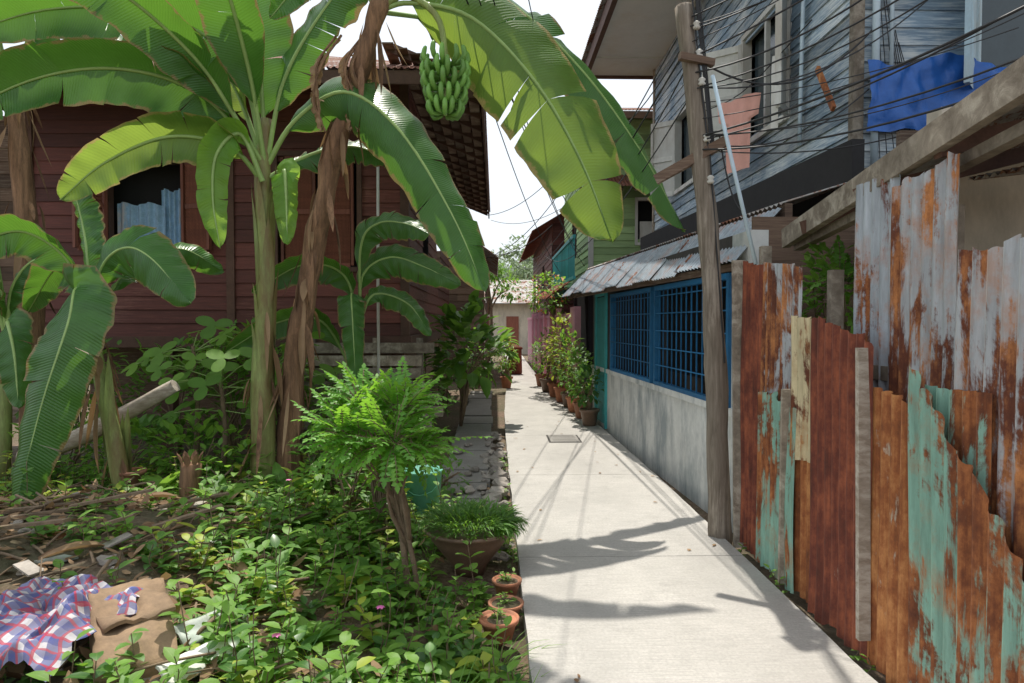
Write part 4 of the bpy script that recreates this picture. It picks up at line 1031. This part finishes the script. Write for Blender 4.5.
wire((-.42,5.5,4.6),(1.75,12.8,3.3),.25,.007);wire((-.15,5.5,4.7),(1.75,13.8,3.0),.5,.006);wire((1.8,13.7,4.2),(-.1,17.5,4.2),.3);wire((-.30,5.5,4.7),(1.6,12.2,2.6),.3,.006);wire((.1,5.0,4.6),(1.6,13,3.9),.2,.005);wire((1.6,19,4.3),(-.2,19.2,3.4),.2,.01);wire((1.2,22,4.5),(0,19.4,3.5),.2,.01)
wire((-.5,5.5,4.8),(1.35,14,2.6),.35,.006);wire((1.5,16,4.6),(-.2,18,3.3),.25,.009);wire((1.7,14.5,5.2),(-.2,18,4.4),.3,.008)
for k in range(6):
    a=R.uniform(-.05,.05);wire((1.36+a,4.95,4.6),(1.55+a*.8,4.93,2.85),R.uniform(-.02,.03),.006)
wire((1.55,4.93,2.85),(1.68,4.95,1.3),.0,.006);wire((1.62,4.93,2.95),(1.78,4.9,2.4),.12,.006)
for k in range(9):
    wire((3.08+.03*k,5.6,4.7-.1*k),(3.15+.06*k,5.55,2.9+.1*R.random()),R.uniform(-.08,.12),.004)
mb.build('overhead_cables',[M_cable])
mb=MB();tube(mb,[V((1.50,4.72,3.3)),V((1.66,4.7,2.6)),V((1.80,4.68,2.0))],.014,8);mb.build('light_blue_pipe',[M_pipe])

# ------------------------------------------------------------------ FENCE
kids=[]
def panel(name,mat,ya,yb,z0a,z0b,z1a,z1b,x=1.75,jag=.02,bend=.015,amp=.013,lean=0):
    mb=MB();o=V((x,ya,0));upv=V((lean,R.uniform(-.012,.012),1))
    corr(mb,o,(0,yb-ya,0),(-1,0,0),abs(yb-ya),z0a,z0b,z1a,z1b,amp,.076,0,None,jag,bend,14,upv)
    kids.append(mb.build(name,[mat]))
panel('rust_panel',M_rred,4.90,4.52,.0,.0,2.02,1.98,1.79)
panel('rust_panel',M_galv2,4.55,3.98,.9,.9,2.0,1.93,1.80)
panel('green_panel',M_rgreen,4.50,3.93,.0,.0,1.16,1.10,1.755,.04)
panel('cream_panel',M_rcream,4.02,3.63,.80,.82,1.63,1.60,1.765,.03)
panel('rust_panel',M_ror,4.06,3.62,.0,.0,.98,.95,1.785,.03)
panel('red_rust_panel',M_rred,3.70,3.10,.0,.02,1.62,1.50,1.735,.04,.03,.010)
panel('tall_galvanised_panel',M_galv,3.56,3.16,.9,.9,2.32,2.30,1.90,.03)
panel('tall_rusty_panel',M_galv2,3.20,2.74,.9,.9,2.24,2.28,1.875,.04)
panel('orange_rust_panel',M_ror,3.13,2.74,.0,.0,1.30,1.26,1.76,.03,.02)
panel('green_panel',M_rgreen,2.80,1.95,.0,.0,1.44,.55,1.74,.05,.02)
panel('rusty_panel',M_rgreen,2.78,2.40,.3,.3,1.34,1.34,1.79,.03)
panel('rusty_panel',M_galv2,2.62,1.75,.3,.3,1.88,1.90,1.80,.03)
panel('rusty_panel',M_ror,2.0,1.0,.0,.0,1.4,1.5,1.745,.02)
panel('rusty_panel',M_galv2,1.1,-.2,.0,.0,1.8,1.8,1.77,.02)
panel('rusty_panel',M_rred,-.15,-1.4,.0,.0,1.8,1.8,1.75,.02)
mb=MB()
for (y,h) in ((4.93,2.15),(4.62,1.95),(3.9,1.9),(2.9,2.1),(1.6,1.9),(.4,1.8),(-.9,1.8)): box(mb,(1.93,y-.03,-.1),(2.0,y+.03,h))
beam(mb,(1.91,5.0,1.35),(1.91,-1.2,1.35),.035,.07);beam(mb,(1.91,5.0,.35),(1.91,-1.2,.35),.035,.07)
beam(mb,(1.715,3.10,.12),(1.715,3.14,1.48),.03,.055,1,up=V((1,0,0)))
beam(mb,(1.80,4.92,-.05),(1.78,4.95,2.05),.03,.10,0,up=V((1,0,0)))
beam(mb,(1.74,4.05,.02),(1.735,4.02,1.2),.025,.05,0,up=V((1,0,0)))
kids.append(mb.build('fence_posts_and_battens',[M_timber,M_log]))
group('corrugated_metal_fence',kids)

kids=[];mb=MB();beam(mb,(2.02,4.72,2.18),(1.76,1.2,2.58),.05,.13,0);beam(mb,(2.10,4.7,2.12),(1.88,1.2,2.42),.06,.05,0)
for k in range(5): beam(mb,(1.95-.05*k*.6,4.3-k*.7,2.20+.07*k),(5,4.3-k*.7,3.0+.04*k),.05,.08,1)
kids.append(mb.build('fascia_beam',[M_timber,M_brown]))
mb=MB();slope(mb,(1.80,1.2,2.64),(2.05,4.70,2.25),(5.2,4.70,3.05),(5.2,1.2,3.3));slope(mb,(2.42,3.0,2.30),(2.52,3.6,2.36),(3.6,3.6,2.50),(3.6,3.0,2.42));kids.append(mb.build('corrugated_roof',[M_roof]))
mb=MB();box(mb,(2.80,4.25,-.1),(6,4.4,1.72),0);box(mb,(2.80,4.25,1.98),(6,4.4,2.95),0);box(mb,(2.80,4.235,1.90),(6,4.25,1.98),0)
x=2.80
while x<6:
    box(mb,(x,4.25,1.72),(x+.05,4.4,1.98),0);box(mb,(x+.05,4.27,1.83),(x+.25,4.38,1.86),0);x+=.25
kids.append(mb.build('beige_wall',[M_beige]));
mb=MB();box(mb,(2.75,4.6,-.1),(6,4.65,2.9),0);box(mb,(1.96,5.16,-.1),(3.2,5.19,2.4),0);kids.append(mb.build('back_boards',[M_bare]))
group('lean_to_house',kids)
mb=MB();shrub(mb,(2.3,4.6,.0),(2.24,4.5,1.72),(.25,.25,.42),260,.09,.05);mb.build('garden_shrub',[M_weed,M_twig])
mb=MB();fern_shrub(mb,(2.35,4.5,.2),(2.25,4.4,1.8),(.2,.2,.25),50,.2);mb.build('fern_leaf_shrub',[M_fern,M_twig])
mb=MB();shrub(mb,(2.5,3.6,.0),(2.5,3.6,1.15),(.35,.35,.7),300,.10,.05);mb.build('garden_shrub',[M_weed,M_twig])

# ------------------------------------------------------------------ camera, sun, sky
cam=bpy.data.cameras.new('camera');co=bpy.data.objects.new('camera',cam);bpy.context.scene.collection.objects.link(co)
co.location=(0,0,1.6);cam.lens=24;cam.sensor_width=36;cam.clip_end=1500;cam.clip_start=.05
co.rotation_euler=(math.radians(90-1.63),0,math.radians(-1.43));bpy.context.scene.camera=co
d=V((-.035,.40,.91)).normalized()
el_=math.asin(d.z);az=math.atan2(d.x,d.y)
sun=bpy.data.lights.new('sun','SUN');sun.energy=5.0;sun.angle=math.radians(.6);sun.color=(1,.95,.86)
so=bpy.data.objects.new('sun',sun);bpy.context.scene.collection.objects.link(so);so.rotation_euler=d.to_track_quat('Z','Y').to_euler();so.location=(-5,3,12)
w=bpy.data.worlds.new('World');bpy.context.scene.world=w;w.use_nodes=True;nt=w.node_tree
sky=nt.nodes.new('ShaderNodeTexSky');sky.sky_type='NISHITA';sky.sun_disc=False;sky.sun_elevation=el_;sky.sun_rotation=az
sky.air_density=1.0;sky.dust_density=5.0;sky.ozone_density=1.0
mx=nt.nodes.new('ShaderNodeMix');mx.data_type='RGBA';mx.inputs[0].default_value=.80;nt.links.new(sky.outputs[0],mx.inputs[6]);mx.inputs[7].default_value=(7.4,7.9,8.4,1)
bg=nt.nodes['Background'];nt.links.new(mx.outputs[2],bg.inputs[0]);bg.inputs[1].default_value=.15
s=bpy.context.scene;s.view_settings.view_transform='Standard';s.view_settings.look='None';s.view_settings.exposure=0
